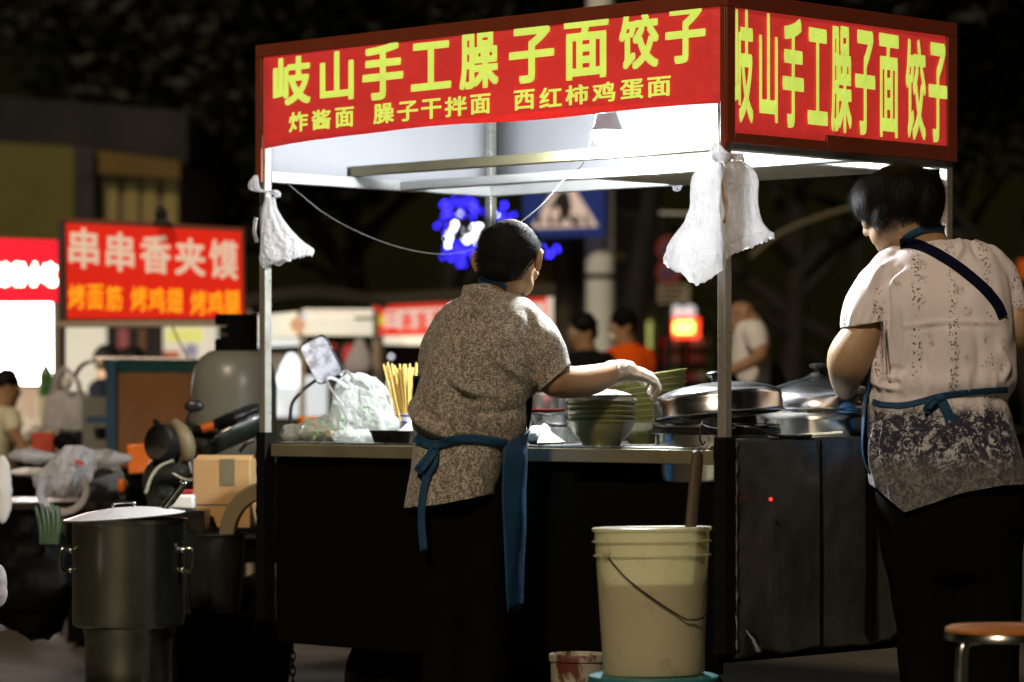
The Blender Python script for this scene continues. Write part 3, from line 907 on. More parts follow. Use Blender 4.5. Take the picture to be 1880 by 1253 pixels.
# ------------------------------------------------------------------ bags tied to the posts
def tie(px, py, Y, mat='bag_white'):
    g = G(); s = S_(Y); c = W(px, py, Y)
    for k_ in range(3):
        pts = [c + Vector((.030 * math.cos(q * math.pi / 8), .030 * math.sin(q * math.pi / 8), .010 * k_ + .004 * math.sin(q + k_))) for q in range(17)]
        g.tube(pts, .006, 6)
    return g
YL = T(LU, 0).y - .05
b1 = thing('plastic_bag', 'white plastic bag tied to the left front post', 'plastic bag', W(490, 490, YL))
pleated([(496, 362, 8), (496, 385, 14), (502, 410, 22), (510, 440, 33, -.1), (519, 462, 42, -.2), (524, 473, 45, -.25), (525, 480, 44, -.25)], YL, '', '', seed=1, depth=.4, amp=.13, fine=.07, n=96).obj('body', 'bag_white', b1)
pleated([(470, 322, 3), (468, 335, 9), (470, 348, 11), (484, 352, 12), (497, 352, 14), (507, 356, 8), (511, 362, 3)], YL, '', '', seed=4, depth=.8, amp=.25, n=32).obj('knot', 'bag_white', b1)
g = G(); g.tube(crom([W(470, 400, YL), W(467, 425, YL), W(472, 445, YL)], 5), [.003] * 11, 6, flat=3); g.obj('loose_strip', 'bag_white', b1)
YC = T(0, 0).y - .05
b2 = thing('plastic_bag', 'white plastic bag hanging flared left of the corner post', 'plastic bag', W(1290, 530, YC))
pleated([(1316, 302, 7), (1306, 314, 18, .5), (1298, 330, 26, .3), (1295, 355, 27), (1294, 385, 27), (1293, 408, 32, .1), (1286, 438, 43, .15, .15), (1281, 465, 51, .12, .4), (1279, 483, 54, .1, .6), (1279, 490, 53, .1, .65)], YC + .03, '', '', seed=3, depth=.40, amp=.12, fine=.09, n=96).obj('body', 'bag_white', b2)
b3 = thing('plastic_bag', 'white plastic bag hanging in front of the corner post, right of the flared one', 'plastic bag', W(1362, 480, YC - .05))
pleated([(1350, 296, 8), (1355, 304, 20), (1360, 328, 29), (1361, 366, 28), (1364, 400, 31), (1370, 428, 38, -.2), (1375, 446, 43, -.38), (1376, 456, 42, -.42)], YC - .04, '', '', seed=6, depth=.40, amp=.11, fine=.08, n=96).obj('body', 'bag_white', b3)
pleated([(1312, 262, 3), (1316, 270, 8), (1318, 280, 14), (1324, 290, 16), (1328, 300, 12)], YC - .02, '', '', seed=8, depth=.8, amp=.25, n=32).obj('knot', 'bag_white', b2)
pleated([(1350, 282, 12), (1354, 290, 10), (1356, 300, 12), (1356, 310, 8)], YC - .03, '', '', seed=9, depth=.8, amp=.25, n=32).obj('knot', 'bag_white', b3)
g = G()
for q in range(4):
    g.tube([W(1330 + 17 * math.cos(t * math.pi / 8), 284 + 3 * q + 2 * math.sin(t + q), YC + .045) + Vector((0, .030 * math.sin(t * math.pi / 8), 0)) for t in range(17)], .0035, 6)
simple('brown_cord', (.35, .17, .05), .5)
g.tube(crom([W(1330, 292, YC - .02), W(1334, 330, YC - .03), W(1328, 362, YC - .02), W(1337, 395, YC - .035), W(1333, 430, YC - .03), W(1338, 462, YC - .03)], 6), .005, 6)
g.tube(crom([W(1334, 300, YC - .03), W(1326, 345, YC - .03), W(1336, 380, YC - .04), W(1328, 410, YC - .03)], 6), .004, 6)
pass
tag(g.obj('cord_tie', 'brown_cord'), 'brown cord wound round the corner post above the hanging bags', 'cord')
# ------------------------------------------------------------------ people
from mathutils.bvhtree import BVHTree
def skin_mat(name, col):
    k = NT(name)
    c = k.mix(k.noise(14, 4), vary(col, .78), vary(col, 1.12))
    c = k.mix(k.ramp(k.noise(60, 5, .7), [(.5, (0,) * 3), (.75, (.5,) * 3)]), c, (col[0] * .8, col[1] * .55, col[2] * .45))
    b = k.n('ShaderNodeBsdfPrincipled')
    k.l(c, b.inputs['Base Color']); b.inputs['Roughness'].default_value = .55
    b.inputs['Subsurface Weight'].default_value = .12
    b.inputs['Subsurface Radius'].default_value = (.02, .008, .004)
    b.inputs['Subsurface Scale'].default_value = .5
    bp = k.n('ShaderNodeBump'); bp.inputs['Strength'].default_value = .3; bp.inputs['Distance'].default_value = .002
    k.l(k.noise(220, 4), bp.inputs['Height']); k.l(bp.outputs[0], b.inputs['Normal'])
    return k.done(b.outputs[0])
skin_mat('skin', (.38, .225, .115))
skin_mat('skin_pale', (.42, .275, .155))
def hair_mat(name, col, sc=(220, 220, 10)):
    k = NT(name)
    st = k.noise(1.0, 4, .6, k.mapped(sc))
    c = k.mix(st, vary(col, .5), vary(col, 1.6))
    return k.done(k.bsdf(c, .55 if sc[2] < 100 else .8, 0, .10 if sc[2] < 100 else .12, st, .3, .004))
hair_mat('hair_black', (.007, .006, .0045))
hair_mat('hair_crop', (.010, .009, .008), (260, 260, 160))
# speckled grey brown shirt
k = NT('speckled_shirt')
_sp = k.noise(175, 4, .8); _md = k.noise(70, 4, .7, k.mapped((1, 1, .55)))
_c = k.mix(k.ramp(_sp, [(.43, (0,) * 3), (.57, (1,) * 3)]), (.12, .107, .085), (.54, .49, .41))
_c = k.mix(k.ramp(_md, [(.45, (0,) * 3), (.66, (.7,) * 3)]), _c, (.085, .072, .054))
k.done(k.bsdf(_c, .85, 0, .2, k.math('ADD', _sp, k.math('MULTIPLY', k.noise(28, 4), 2.5)), .45, .005, sheen=.2))
# white blouse with dotted sprigs, dark flowered below the waist
k = NT('flowered_blouse')
_sx = k.n('ShaderNodeSeparateXYZ'); k.l(k.coord(), _sx.inputs[0])
_base = k.mix(k.noise(9, 4), (.70, .64, .66), (.80, .75, .77))
_wv = k.math('SINE', k.math('MULTIPLY', k.math('ADD', _sx.outputs[0], k.math('MULTIPLY', k.noise(7, 2), .03)), 62.0))
_colmask = k.ramp(_wv, [(.50, (0,) * 3), (.85, (1,) * 3)])
_vo = k.n('ShaderNodeTexVoronoi'); _vo.inputs['Scale'].default_value = 120; k.l(k.mapped((1, 1, .8)), _vo.inputs['Vector'])
_dots = k.ramp(_vo.outputs['Distance'], [(.30, (1,) * 3), (.42, (0,) * 3)])
_br = k.ramp(k.noise(11, 3, .6), [(.38, (0,) * 3), (.48, (1,) * 3)])
_spr = k.math('MULTIPLY', k.math('MULTIPLY', _colmask, _dots), _br)
_c1 = k.mix(k.math('MULTIPLY', _spr, .95), _base, (.10, .085, .075))
_big = k.n('ShaderNodeTexVoronoi'); _big.inputs['Scale'].default_value = 15; _big.inputs['Randomness'].default_value = 1
k.l(k.coord(), _big.inputs['Vector'])
_flower = k.math('MULTIPLY', k.ramp(_big.outputs['Distance'], [(.16, (1,) * 3), (.30, (0,) * 3)]), k.ramp(k.noise(90, 4, .7), [(.45, (0,) * 3), (.58, (1,) * 3)]))
_c1 = k.mix(k.math('MULTIPLY', _flower, .55), _c1, (.13, .10, .09))
# lower pattern
_n1 = k.noise(24, 6, .72, dist=1.8); _n2 = k.noise(60, 5, .7, dist=1.2)
_pat = k.ramp(k.math('ADD', k.math('MULTIPLY', _n1, .7), k.math('MULTIPLY', _n2, .3)), [(.50, (0,) * 3), (.56, (1,) * 3)])
_ring = k.math('ABSOLUTE', k.math('SUBTRACT', k.math('ADD', _big.outputs['Distance'], k.math('MULTIPLY', k.noise(17, 4), .5)), .56))
_pais = k.ramp(_ring, [(.035, (1,) * 3), (.075, (0,) * 3)])
_dk = k.mix(k.noise(40, 3), (.016, .018, .040), (.045, .045, .065))
_lt = k.mix(k.noise(30, 3), (.36, .37, .40), (.54, .54, .55))
_c2 = k.mix(_pat, _dk, _lt)
_c2 = k.mix(k.math('MULTIPLY', _pais, .85), _c2, (.02, .02, .035))
_fade = k.ramp(k.math('ADD', _sx.outputs[2], k.math('MULTIPLY', k.noise(10, 4), .10)), [(.0, (1,) * 3), (1, (0,) * 3)])
_low = k.n('ShaderNodeMapRange'); _low.inputs['From Min'].default_value = 1.085; _low.inputs['From Max'].default_value = 1.125
k.l(k.math('ADD', _sx.outputs[2], k.math('MULTIPLY', k.noise(13, 4), .04)), _low.inputs['Value'])
_low2 = k.n('ShaderNodeMapRange'); _low2.inputs['From Min'].default_value = .925; _low2.inputs['From Max'].default_value = .99
k.l(k.math('ADD', _sx.outputs[2], k.math('MULTIPLY', k.noise(13, 4), .06)), _low2.inputs['Value'])
_c3 = k.mix(k.ramp(_n2, [(.42, (0,) * 3), (.6, (1,) * 3)]), (.062, .064, .070), (.20, .19, .18))
_c2 = k.mix(_low2.outputs[0], _c3, _c2)
_cc = k.mix(_low.outputs[0], _c2, _c1)
k.done(k.bsdf(_cc, .85, 0, .2, k.math('ADD', k.noise(16, 5), k.math('MULTIPLY', k.noise(500, 2), .2)), .35, .006, sheen=.1))
cloth('black_trousers', (.003, .003, .0035), 600)
k = NT('blue_apron')
_c = k.mix(k.noise(12, 4), (.004, .043, .105), (.007, .062, .145))
k.done(k.bsdf(_c, .55, 0, .4, k.math('ADD', k.noise(26, 6, .65), k.math('MULTIPLY', k.noise(600, 2), .25)), .7, .012))
cloth('navy_strap', (.005, .006, .022), 900)
simple('eye_white', (.7, .7, .68), .15)
simple('eye_dark', (.02, .015, .01), .1)

def hand(g, w_, d, n, side=1, curl=.35, sc=1.0, splay=.10):
    """palm, four unequal bent fingers, thumb from the side of the palm; d along the hand, n out of its back"""
    w_, d, n = Vector(w_), Vector(d).normalized(), Vector(n)
    n = (n - d * n.dot(d)).normalized(); l = d.cross(n) * side
    tips = []
    for i, (off, L) in enumerate(((.030, .072), (.010, .080), (-.010, .075), (-.029, .058))):
        kn = w_ + (d * (.088 - .004 * abs(i - 1)) + l * off + n * (.004 - .002 * abs(i - 1.5))) * sc
        g.limb([w_ + l * off * .45 * sc, w_.lerp(kn, .55) + n * .003 * sc, kn], [.0165 * sc, .0150 * sc, .0108 * sc], 10, 3)
        p = kn; a = curl * .8 + .05 * i; dd = (d + l * (off * splay * 10)).normalized(); pts = [kn]
        for q, fr in enumerate((.45, .31, .24)):
            v = dd * math.cos(a) - n * math.sin(a)
            p = p + v * L * fr * sc; pts.append(p.copy()); a += curl * (1.0 + .2 * q)
        g.limb(pts, [.0100 * sc, .0088 * sc, .0080 * sc, .0068 * sc], 10, 3)
        tips.append(p)
    t0 = w_ + (d * .022 + l * .024) * sc
    g.limb([t0, t0 + (d * .026 + l * .022 - n * .010) * sc, t0 + (d * .056 + l * .030 - n * .022) * sc, t0 + (d * .078 + l * .026 - n * .034) * sc], [.0150 * sc, .0120 * sc, .0100 * sc, .0080 * sc], 10, 3)
    return tips
def head(g, c, f, up, s=1.0, wide=1.0, ears=.077):
    """skull, jaw, cheeks, nose, lips, ears; f faces forward; returns eye places"""
    c = Vector(c); f = Vector(f).normalized(); up = Vector(up); up = (up - f * up.dot(f)).normalized(); r = f.cross(up)
    m = Matrix((r, f, up)).transposed()
    def b(x, y, z, rx, ry, rz, n=16):
        g.ball(c + (r * x + f * y + up * z) * s, (rx * s * wide, ry * s, rz * s), n, 10, m)
    b(0, -.012, .022, .075, .094, .092, 24)
    b(0, .022, -.030, .060, .066, .080, 20)
    b(0, .052, -.085, .034, .032, .030)
    b(-.036, .040, -.060, .026, .036, .038); b(.036, .040, -.060, .026, .036, .038)
    b(-.040, .062, -.020, .024, .022, .024); b(.040, .062, -.020, .024, .022, .024)
    b(0, .076, .030, .045, .018, .018)
    g.limb([c + (f * .080 + up * .018) * s, c + (f * .094 - up * .008) * s, c + (f * .104 - up * .030) * s], [.010 * s, .011 * s, .0135 * s], 10, 3)
    b(-.012, .090, -.034, .009, .010, .008); b(.012, .090, -.034, .009, .010, .008)
    b(0, .084, -.056, .022, .010, .006); b(0, .083, -.067, .019, .010, .007)
    for q in (-1, 1):
        e = c + (r * (q * ears * wide) - f * .012 - up * .012) * s
        g.limb([e + up * .022 * s - f * .004 * s, e + up * .026 * s + r * q * .008 * s - f * .010 * s, e + r * q * .012 * s - f * .018 * s, e - up * .028 * s + r * q * .004 * s], [.007 * s, .009 * s, .010 * s, .009 * s], 10, 4)
        g.limb([e + up * .018 * s, e - up * .018 * s], [.011 * s, .012 * s], 8, 2)
    return [c + (r * (q * .031) + f * .080 + up * .006) * s for q in (-1, 1)], f
def eyes(places, f, parent, s=1.0):
    for p in places:
        g = G(); g.ball(p, .0125 * s, 14, 10); o = g.obj('eye', 'eye_white', parent)
        h = G(); h.ball(p + f * .0075 * s, .0065 * s, 12, 8); h.obj('iris', 'eye_dark', parent)
def rowrings(rows, Y0, pw=2.3, n=56):
    """torso rows: (py, left px, right px, depth offset, half depth m)"""
    C = [(r[0], (r[1] + r[2]) / 2, (r[2] - r[1]) / 2) for r in rows]
    A = crom(C, 5); B = crom([(r[3], r[4], 0) for r in rows], 5)
    rs = []
    for a, b in zip(A, B):
        Y = Y0 + b.x; s = S_(Y); ring = []
        for j in range(n):
            t = 2 * math.pi * j / n; cs, sn = math.cos(t), math.sin(t)
            x = math.copysign(abs(cs) ** (2 / pw), cs); y = math.copysign(abs(sn) ** (2 / pw), sn)
            ring.append(W(a.y, a.x, Y) + Vector((x * a.z / s, y * b.y, 0)))
        rs.append(ring)
    return rs
def px_limb(g, pts, n=18, sub=5):
    """limb through (px, py, Y, radius px)"""
    return g.limb([W(x, y, Y) for x, y, Y, r in pts], [r / S_(Y) for x, y, Y, r in pts], n, sub)
def hemline(g, poly):
    """cut a garment off below a pixel line"""
    for v in g.v:
        x, y = proj(v)
        for i in range(len(poly) - 1):
            if poly[i][0] <= x <= poly[i + 1][0] or (i == 0 and x < poly[0][0]) or (i == len(poly) - 2 and x > poly[-1][0]):
                t = (x - poly[i][0]) / (poly[i + 1][0] - poly[i][0])
                t = max(-.2, min(1.2, t))
                yl = poly[i][1] + t * (poly[i + 1][1] - poly[i][1])
                if y > yl:
                    v.z = zc(yl, v.y) + (y - yl) * 1e-6
                break
def bvh_of(*gs):
    vs = []; fs = []
    for g in gs:
        o = len(vs); vs += [tuple(v) for v in g.v]; fs += [tuple(i + o for i in f) for f in g.f]
    return BVHTree.FromPolygons(vs, fs)
def cast(b, px, py, dflt):
    o = Vector((0, 0, EYE)); d = (W(px, py, 9) - o).normalized()
    h = b.ray_cast(o, d)
    return h[0].y if h[0] is not None else dflt
def ribbon_on(b, poly, width, off, dflt, n=8, nw=4):
    """band lying on a body: follows the surface under a pixel path"""
    P = [(p.x, p.y) for p in crom([(x, y, 0) for x, y in poly], n)]
    Ys = []
    rows = []
    for i, (x, y) in enumerate(P):
        a = P[max(0, i - 1)]; c = P[min(len(P) - 1, i + 1)]
        dx, dy = c[0] - a[0], c[1] - a[1]; L = math.hypot(dx, dy) or 1
        nx, ny = -dy / L, dx / L
        rows.append([(x + nx * width * (k_ / nw - .5), y + ny * width * (k_ / nw - .5)) for k_ in range(nw + 1)])
    D = [[cast(b, x, y, None) for x, y in r] for r in rows]
    flat = [d for r in D for d in r if d is not None]
    last = sum(flat) / len(flat) if flat else dflt
    for r in D:
        ok = [d for d in r if d is not None]
        mn = min(ok) if ok else last
        last = mn
        for k_ in range(len(r)):
            r[k_] = mn if r[k_] is None else min(r[k_], mn + .02)
    # smooth along
    for _ in range(3):
        D = [[(D[max(0, i - 1)][k_] + D[i][k_] + D[min(len(D) - 1, i + 1)][k_]) / 3 for k_ in range(nw + 1)] for i in range(len(D))]
    g = G()
    g.rings([[W(x, y, D[i][k_] - off) for k_, (x, y) in enumerate(r)] for i, r in enumerate(rows)], cap=False, closed=False)
    return g
def ribbon_free(pts, width, n=6, turn=0.0):
    """hanging band through (px, py, Y)"""
    P = crom([(x, y, Y) for x, y, Y in pts], n); rows = []
    for i, p in enumerate(P):
        a = P[max(0, i - 1)]; c = P[min(len(P) - 1, i + 1)]
        dx, dy = c.x - a.x, c.y - a.y; L = math.hypot(dx, dy) or 1
        nx, ny = -dy / L, dx / L
        rows.append([W(p.x + nx * width * q, p.y + ny * width * q, p.z + turn * q + .004 * (1 - 4 * q * q)) for q in (-.5, -.25, 0, .25, .5)])
    g = G(); g.rings(rows, cap=False, closed=False)
    return g
def shell(rows, Y0, a_fn, n=40, pw=2.2):
    """part of a wrap-around sheet: rows (py, centre px, half width px, half depth m, depth offset, start deg, end deg)"""
    g = G(); rs = []
    R_ = crom([(r[0], r[1], r[2]) for r in rows], 6); Q_ = crom([(r[3], r[4], 0) for r in rows], 6); A_ = crom([(r[5], r[6], 0) for r in rows], 6)
    for a, b, c in zip(R_, Q_, A_):
        Y = Y0 + b.y; s = S_(Y); ring = []
        for j in range(n + 1):
            t = R(c.x + (c.y - c.x) * j / n); cs, sn = math.cos(t), math.sin(t)
            f = 1 + .012 * math.sin(t * 9 + a.x * .02) + .02 * noise.noise(Vector((cs * 3, sn * 3, a.x * .012)))
            x = math.copysign(abs(cs) ** (2 / pw), cs) * f; y = math.copysign(abs(sn) ** (2 / pw), sn) * f
            ring.append(W(a.y, a.x, Y) + Vector((x * a.z / s, y * b.x, 0)))
        rs.append(ring)
    g.rings(rs, cap=False, closed=False)
    return g

# ---- the reaching cook reaching over the bowls
YM = 9.26
man = thing('person', 'cook with cropped black hair, speckled grey shirt and blue apron reaching over the bowls', 'person', W(855, 1438, YM))
bg_ = G()
mc = W(938, 476, YM + .07)
mf = Vector((.40, .86, -.38)).normalized()
ep, ef = head(bg_, mc, mf, (0, 0, 1), 1.0, 1.05, .090)
px_limb(bg_, [(928, 505, YM + .05, 42), (915, 545, YM + .06, 38), (905, 575, YM + .06, 36)])
px_limb(bg_, [(890, 600, YM + .04, 48), (860, 760, YM, 66), (850, 880, YM, 62)])
px_limb(bg_, [(950, 605, YM + .03, 28), (992, 650, YM - .02, 31), (1014, 694, YM - .05, 33), (1048, 702, YM - .02, 30), (1088, 697, YM + .03, 28), (1125, 685, YM + .08, 21), (1148, 682, YM + .11, 18)])
px_limb(bg_, [(840, 605, YM + .06, 28), (812, 680, YM + .11, 28), (815, 740, YM + .24, 28), (850, 745, YM + .32, 20)])
hand(bg_, W(852, 745, YM + .34), (1, .6, -.2), (0, -.2, 1), 1, .4)
wr = W(1150, 682, YM + .115)
hand(bg_, wr, (.80, .42, -.22), (.25, -.30, .95), -1, .62, 1.0, .22)
px_limb(bg_, [(820, 940, YM, 40), (820, 1180, YM, 34), (820, 1400, YM, 26)]); px_limb(bg_, [(888, 940, YM, 40), (893, 1180, YM, 38), (893, 1400, YM, 26)])
body = remesh(bg_, .0065, 4)
skin_o = body.obj('body', 'skin', man, angle=180)
eyes(ep, ef, man, 1.0)
# thin clear glove over the reaching hand
gl = G(); hand(gl, wr, (.80, .42, -.22), (.25, -.30, .95), -1, .62, 1.0, .22)
px_limb(gl, [(1122, 686, YM + .08, 23), (1136, 684, YM + .10, 22), (1150, 682, YM + .115, 20)])
gl = remesh(gl, .0038, 2)
for i, v in enumerate(gl.v):
    v += gl.nrm[i] * (.0022 + .0022 * noise.noise(v * 70) + .0012 * noise.noise(v * 190))
gl.obj('glove', 'glove_film', man, angle=180)
# hair: close crop with a fuzzy edge
hg = G()
hm = Matrix((mf.cross(Vector((0, 0, 1))).normalized(), mf, (mf.cross(Vector((0, 0, 1))).normalized()).cross(mf))).transposed()
hg.ball(W(935, 467, YM + .055), (.0945, .108, .102), 48, 32, hm)
hg.ball(W(922, 494, YM + .03), (.070, .076, .052), 32, 20)
hg = remesh(hg, .006, 3); wobble(hg, .003, 22, 4)
hemline(hg, [(870, 506), (888, 517), (912, 528), (940, 524), (957, 508), (970, 488), (984, 472), (1000, 458)])
random.seed(3)
fz = G(); fz.v = [v - hg.nrm[i] * .003 for i, v in enumerate(hg.v)]; fz.f = list(hg.f)
for i in range(0, len(hg.v), 1):
    n_ = hg.nrm[i]; v = hg.v[i]
    if n_.z < -.8 or random.random() > .93:
        continue
    t = n_.orthogonal().normalized(); t = (t * random.uniform(-1, 1) + n_.cross(t) * random.uniform(-1, 1)).normalized() * .0009
    tip = v + n_ * random.uniform(.004, .013) + Vector((random.uniform(-.002, .002), random.uniform(-.002, .002), random.uniform(-.003, .001)))
    fz.add([v - t, v + t, tip], [(0, 1, 2)])
fz.obj('hair', 'hair_crop', man, angle=180)
# shirt
sg = G()
sg.rings(rowrings([(538, 852, 940, .050, .050), (548, 834, 958, .050, .075), (562, 815, 985, .045, .10), (585, 806, 1002, .035, .12), (620, 795, 1004, .015, .135), (660, 785, 996, 0, .14), (700, 773, 988, -.005, .145), (740, 763, 980, -.005, .148), (780, 760, 972, 0, .148), (806, 763, 964, .005, .145), (830, 757, 945, .005, .145), (880, 749, 928, 0, .15), (940, 744, 922, 0, .15)], YM))
sg.rings(rowrings([(556, 838, 955, .045, .07), (535, 846, 932, .05, .056), (522, 849, 924, .055, .052)], YM))
px_limb(sg, [(958, 592, YM + .02, 42), (990, 632, YM - .03, 47), (1012, 680, YM - .05, 42), (1024, 702, YM - .055, 39)])
px_limb(sg, [(838, 592, YM + .06, 42), (812, 650, YM + .09, 44), (806, 700, YM + .15, 40)])
sg = remesh(sg, .0075, 5)
wobble(sg, .011, 7, 2, (1, 1, .7)); wobble(sg, .0045, 19, 5, (1.2, 1, .8))
folds(sg, [([(826, 688), (842, 708), (862, 720), (884, 725)], 7, 0.0320), ([(820, 702), (840, 722), (866, 732)], 6, -0.0128),
           ([(760, 742), (772, 766), (796, 786), (835, 806)], 10, 0.0352), ([(772, 742), (790, 765), (820, 782)], 7, -0.0144),
           ([(900, 662), (925, 685), (950, 708)], 6, -0.0176), ([(915, 660), (940, 684), (962, 700)], 7, 0.0128),
           ([(842, 752), (858, 768), (872, 782)], 5, 0.0144), ([(850, 746), (872, 764), (886, 780)], 5, -0.0096),
           ([(880, 757), (920, 758), (955, 752)], 6, -0.0096), ([(846, 545), (880, 552), (912, 545)], 6, -0.0192), ([(838, 560), (880, 572), (920, 562)], 7, 0.0128),
           ([(815, 572), (850, 590), (890, 588)], 9, -0.0096), ([(968, 572), (982, 610), (990, 660), (985, 715)], 5, -0.0128), ([(790, 640), (800, 690), (786, 740)], 8, 0.0096),
           ([(1000, 640), (1010, 672), (1000, 704)], 6, -0.0096), ([(860, 835), (880, 870), (885, 915)], 7, 0.0096), ([(830, 838), (825, 880), (835, 925)], 7, -0.0096), ([(772, 830), (768, 880), (765, 930)], 7, 0.0096)])
hemline(sg, [(740, 933), (800, 928), (860, 916), (900, 908), (930, 912)])
# sleeve hem slanting across the upper arm
for v in sg.v:
    x, y = proj(v)
    if x > 968 and y > 640:
        d = (x - 1014) * .64 + (y - 697) * .77
        if d > 0:
            k_ = d / S_(v.y)
            v.x -= .64 * k_; v.z += .77 * k_
shirt_o = sg.obj('shirt', 'speckled_shirt', man, angle=180)
bm_ = bvh_of(sg)
# trousers and shoes
tg = G(); px_limb(tg, [(815, 890, YM, 62), (812, 960, YM, 60), (820, 1150, YM, 46), (820, 1395, YM, 42)]); px_limb(tg, [(890, 890, YM, 62), (890, 960, YM, 60), (893, 1150, YM, 46), (893, 1395, YM, 42)])
tg = remesh(tg, .011, 4); wobble(tg, .006, 12, 3); tg.obj('trousers', 'black_trousers', man, angle=180)
for x in (820, 893):
    g = G(); a = W(x, 1418, YM); g.limb([a + Vector((-.02, -.05, 0)), a + SD * .05, a + SD * .17 + Vector((0, 0, -.012))], [.045, .045, .036], 14); g = remesh(g, .009, 2)
    for v in g.v: v.z = max(v.z, .003)
    g.obj('shoe', 'black_rubber', man, angle=180)
# apron
ap = shell([(690, 866, 108, .150, .0, 8, 172), (740, 866, 110, .156, 0, 0, 170), (785, 864, 108, .158, 0, -8, 170), (815, 862, 106, .158, .0, -52, 168), (840, 861, 108, .16, 0, -57, 168), (900, 858, 108, .16, 0, -56, 140), (940, 856, 109, .16, 0, -54, 125), (1030, 855, 107, .15, 0, -50, 120), (1120, 855, 105, .15, 0, -46, 120)], YM, None, 60)
ao = ap.obj('apron', 'blue_apron', man, solid=.002, angle=180)
ribbon_on(bm_, [(762, 803), (780, 814), (805, 816), (845, 806), (890, 808), (930, 816)], 17, .006, YM - .14).obj('apron_tie', 'blue_apron', ao, solid=.002, angle=180)
yk = cast(bm_, 800, 822, YM - .15) - .012
ribbon_free([(800, 818, yk), (790, 838, yk - .016), (774, 858, yk - .02), (768, 864, yk - .012), (772, 858, yk - .002), (788, 838, yk), (800, 822, yk)], 16, 6).obj('bow', 'blue_apron', ao, solid=.002, angle=180)
ribbon_free([(798, 820, yk - .004), (796, 850, yk - .014), (784, 872, yk - .010), (775, 920, yk - .006), (774, 960, yk), (778, 1012, yk + .004)], 14, 6).obj('tail', 'blue_apron', ao, solid=.002, angle=180)
g = G(); ck = W(801, 821, yk); g.ball(ck, (.014, .009, .012), 14, 10); g.obj('knot', 'blue_apron', ao)
bn = bvh_of(body, sg)
ribbon_on(bn, [(878, 516), (895, 515), (915, 519), (930, 530)], 9, .004, YM).obj('neck_loop', 'blue_apron', ao, solid=.002, angle=180)

# ---- the cook in the flowered blouse at the right end
YW = 9.20
wo_ = thing('person', 'cook with a black bob, pale flowered blouse and navy shoulder strap at the right end', 'person', W(1730, 1443, YW))
bg_ = G()
wc = W(1640, 384, YW + .05)
wf = (FD + Vector((-.12, 0, -.38))).normalized()
ep, ef = head(bg_, wc, wf, (0, 0, 1), 1.03, 1.08, .070)
px_limb(bg_, [(1664, 395, YW + .05, 52), (1684, 430, YW + .05, 49), (1700, 465, YW + .06, 46)])
px_limb(bg_, [(1720, 505, YW + .04, 58), (1735, 700, YW, 80), (1740, 860, YW, 80)])
px_limb(bg_, [(1640, 505, YW + .03, 26), (1606, 560, YW, 30), (1584, 612, YW - .02, 37), (1561, 655, YW - .02, 42), (1556, 680, YW + .02, 36), (1552, 700, YW + .13, 27), (1552, 716, YW + .24, 19)])
hand(bg_, W(1551, 717, YW + .25), (.35, .75, -.16), (-.3, .1, .9), 1, .5, 1.02)
px_limb(bg_, [(1815, 500, YW + .05, 20), (1856, 555, YW + .02, 20), (1866, 606, YW + .01, 25), (1860, 648, YW + .10, 22), (1790, 690, YW + .34, 16)])
hand(bg_, W(1786, 692, YW + .35), (-.8, .5, -.1), (0, -.2, 1), -1, .5)
px_limb(bg_, [(1690, 920, YW, 60), (1705, 1180, YW, 40), (1705, 1408, YW, 27)]); px_limb(bg_, [(1800, 920, YW, 60), (1808, 1180, YW, 40), (1808, 1408, YW, 27)])
wbody = remesh(bg_, .0065, 4)
wbody.obj('body', 'skin_pale', wo_, angle=180)
eyes(ep, ef, wo_, 1.03)
# bob
hg = G()
def pb(x, y, dY, rx, ry, rz, tilt=0):
    s = S_(YW); hg.ball(W(x, y, YW + dY), (rx / s, ry, rz / s), 36, 24, Matrix.Rotation(R(tilt), 3, 'Y'))
pb(1655, 362, .045, 74, .118, 62, -6); pb(1607, 366, .055, 44, .10, 44, -30); pb(1694, 370, .03, 40, .10, 58, 8); pb(1618, 390, .05, 32, .11, 32)
hg = remesh(hg, .006, 5)
hc = W(1655, 352, YW + .045)
for i, v in enumerate(hg.v):
    d = v - hc; an = math.atan2(d.x, -d.y)
    s_ = noise.noise(Vector((an * 9, v.z * 3, 1))) * .55 + noise.noise(Vector((an * 26, v.z * 5, 4))) * .45
    low = max(0, min(1, (hc.z + .05 - v.z) / .1))
    v += hg.nrm[i] * s_ * .0065 * (.35 + low)
hemline(hg, [(1555, 384), (1566, 392), (1590, 408), (1608, 404), (1640, 397), (1690, 401), (1715, 408), (1740, 420)])
hf = G(); hf.v = list(hg.v); hf.f = list(hg.f)
random.seed(9)
for i in range(len(hg.v)):      # loose strands along the surface
    if random.random() > .75:
        continue
    v = hg.v[i]; n_ = hg.nrm[i]; d = v - hc
    dn = Vector((d.x * .35, d.y * .35, -1.0)); dn = (dn - n_ * dn.dot(n_)).normalized()
    if dn.z > 0: continue
    L = random.uniform(.018, .06)
    a = v + n_ * .0006; b = v + dn * L * .5 + n_ * (.001 + random.random() * .004); c = v + dn * L + n_ * random.uniform(-.002, .006) + Vector((random.uniform(-.004, .004), 0, 0))
    sd_ = dn.cross(n_).normalized() * .0007
    hf.add([a - sd_, a + sd_, b + sd_, b - sd_, c], [(0, 1, 2, 3), (3, 2, 4)])
for q in range(240):           # fly-away hairs on the crown
    t = random.uniform(-.9, .9); a = hc + Vector((math.sin(t) * .09, random.uniform(-.05, .03), math.cos(t) * .078 + .0))
    dn = Vector((random.uniform(-1, .4), random.uniform(-.3, .3), random.uniform(.2, .9))).normalized() * random.uniform(.008, .02)
    hf.add([a + Vector((0, -.0004, 0)), a + Vector((.0006, 0, 0)), a + dn], [(0, 1, 2)])
hf.obj('hair', 'hair_black', wo_, angle=180)
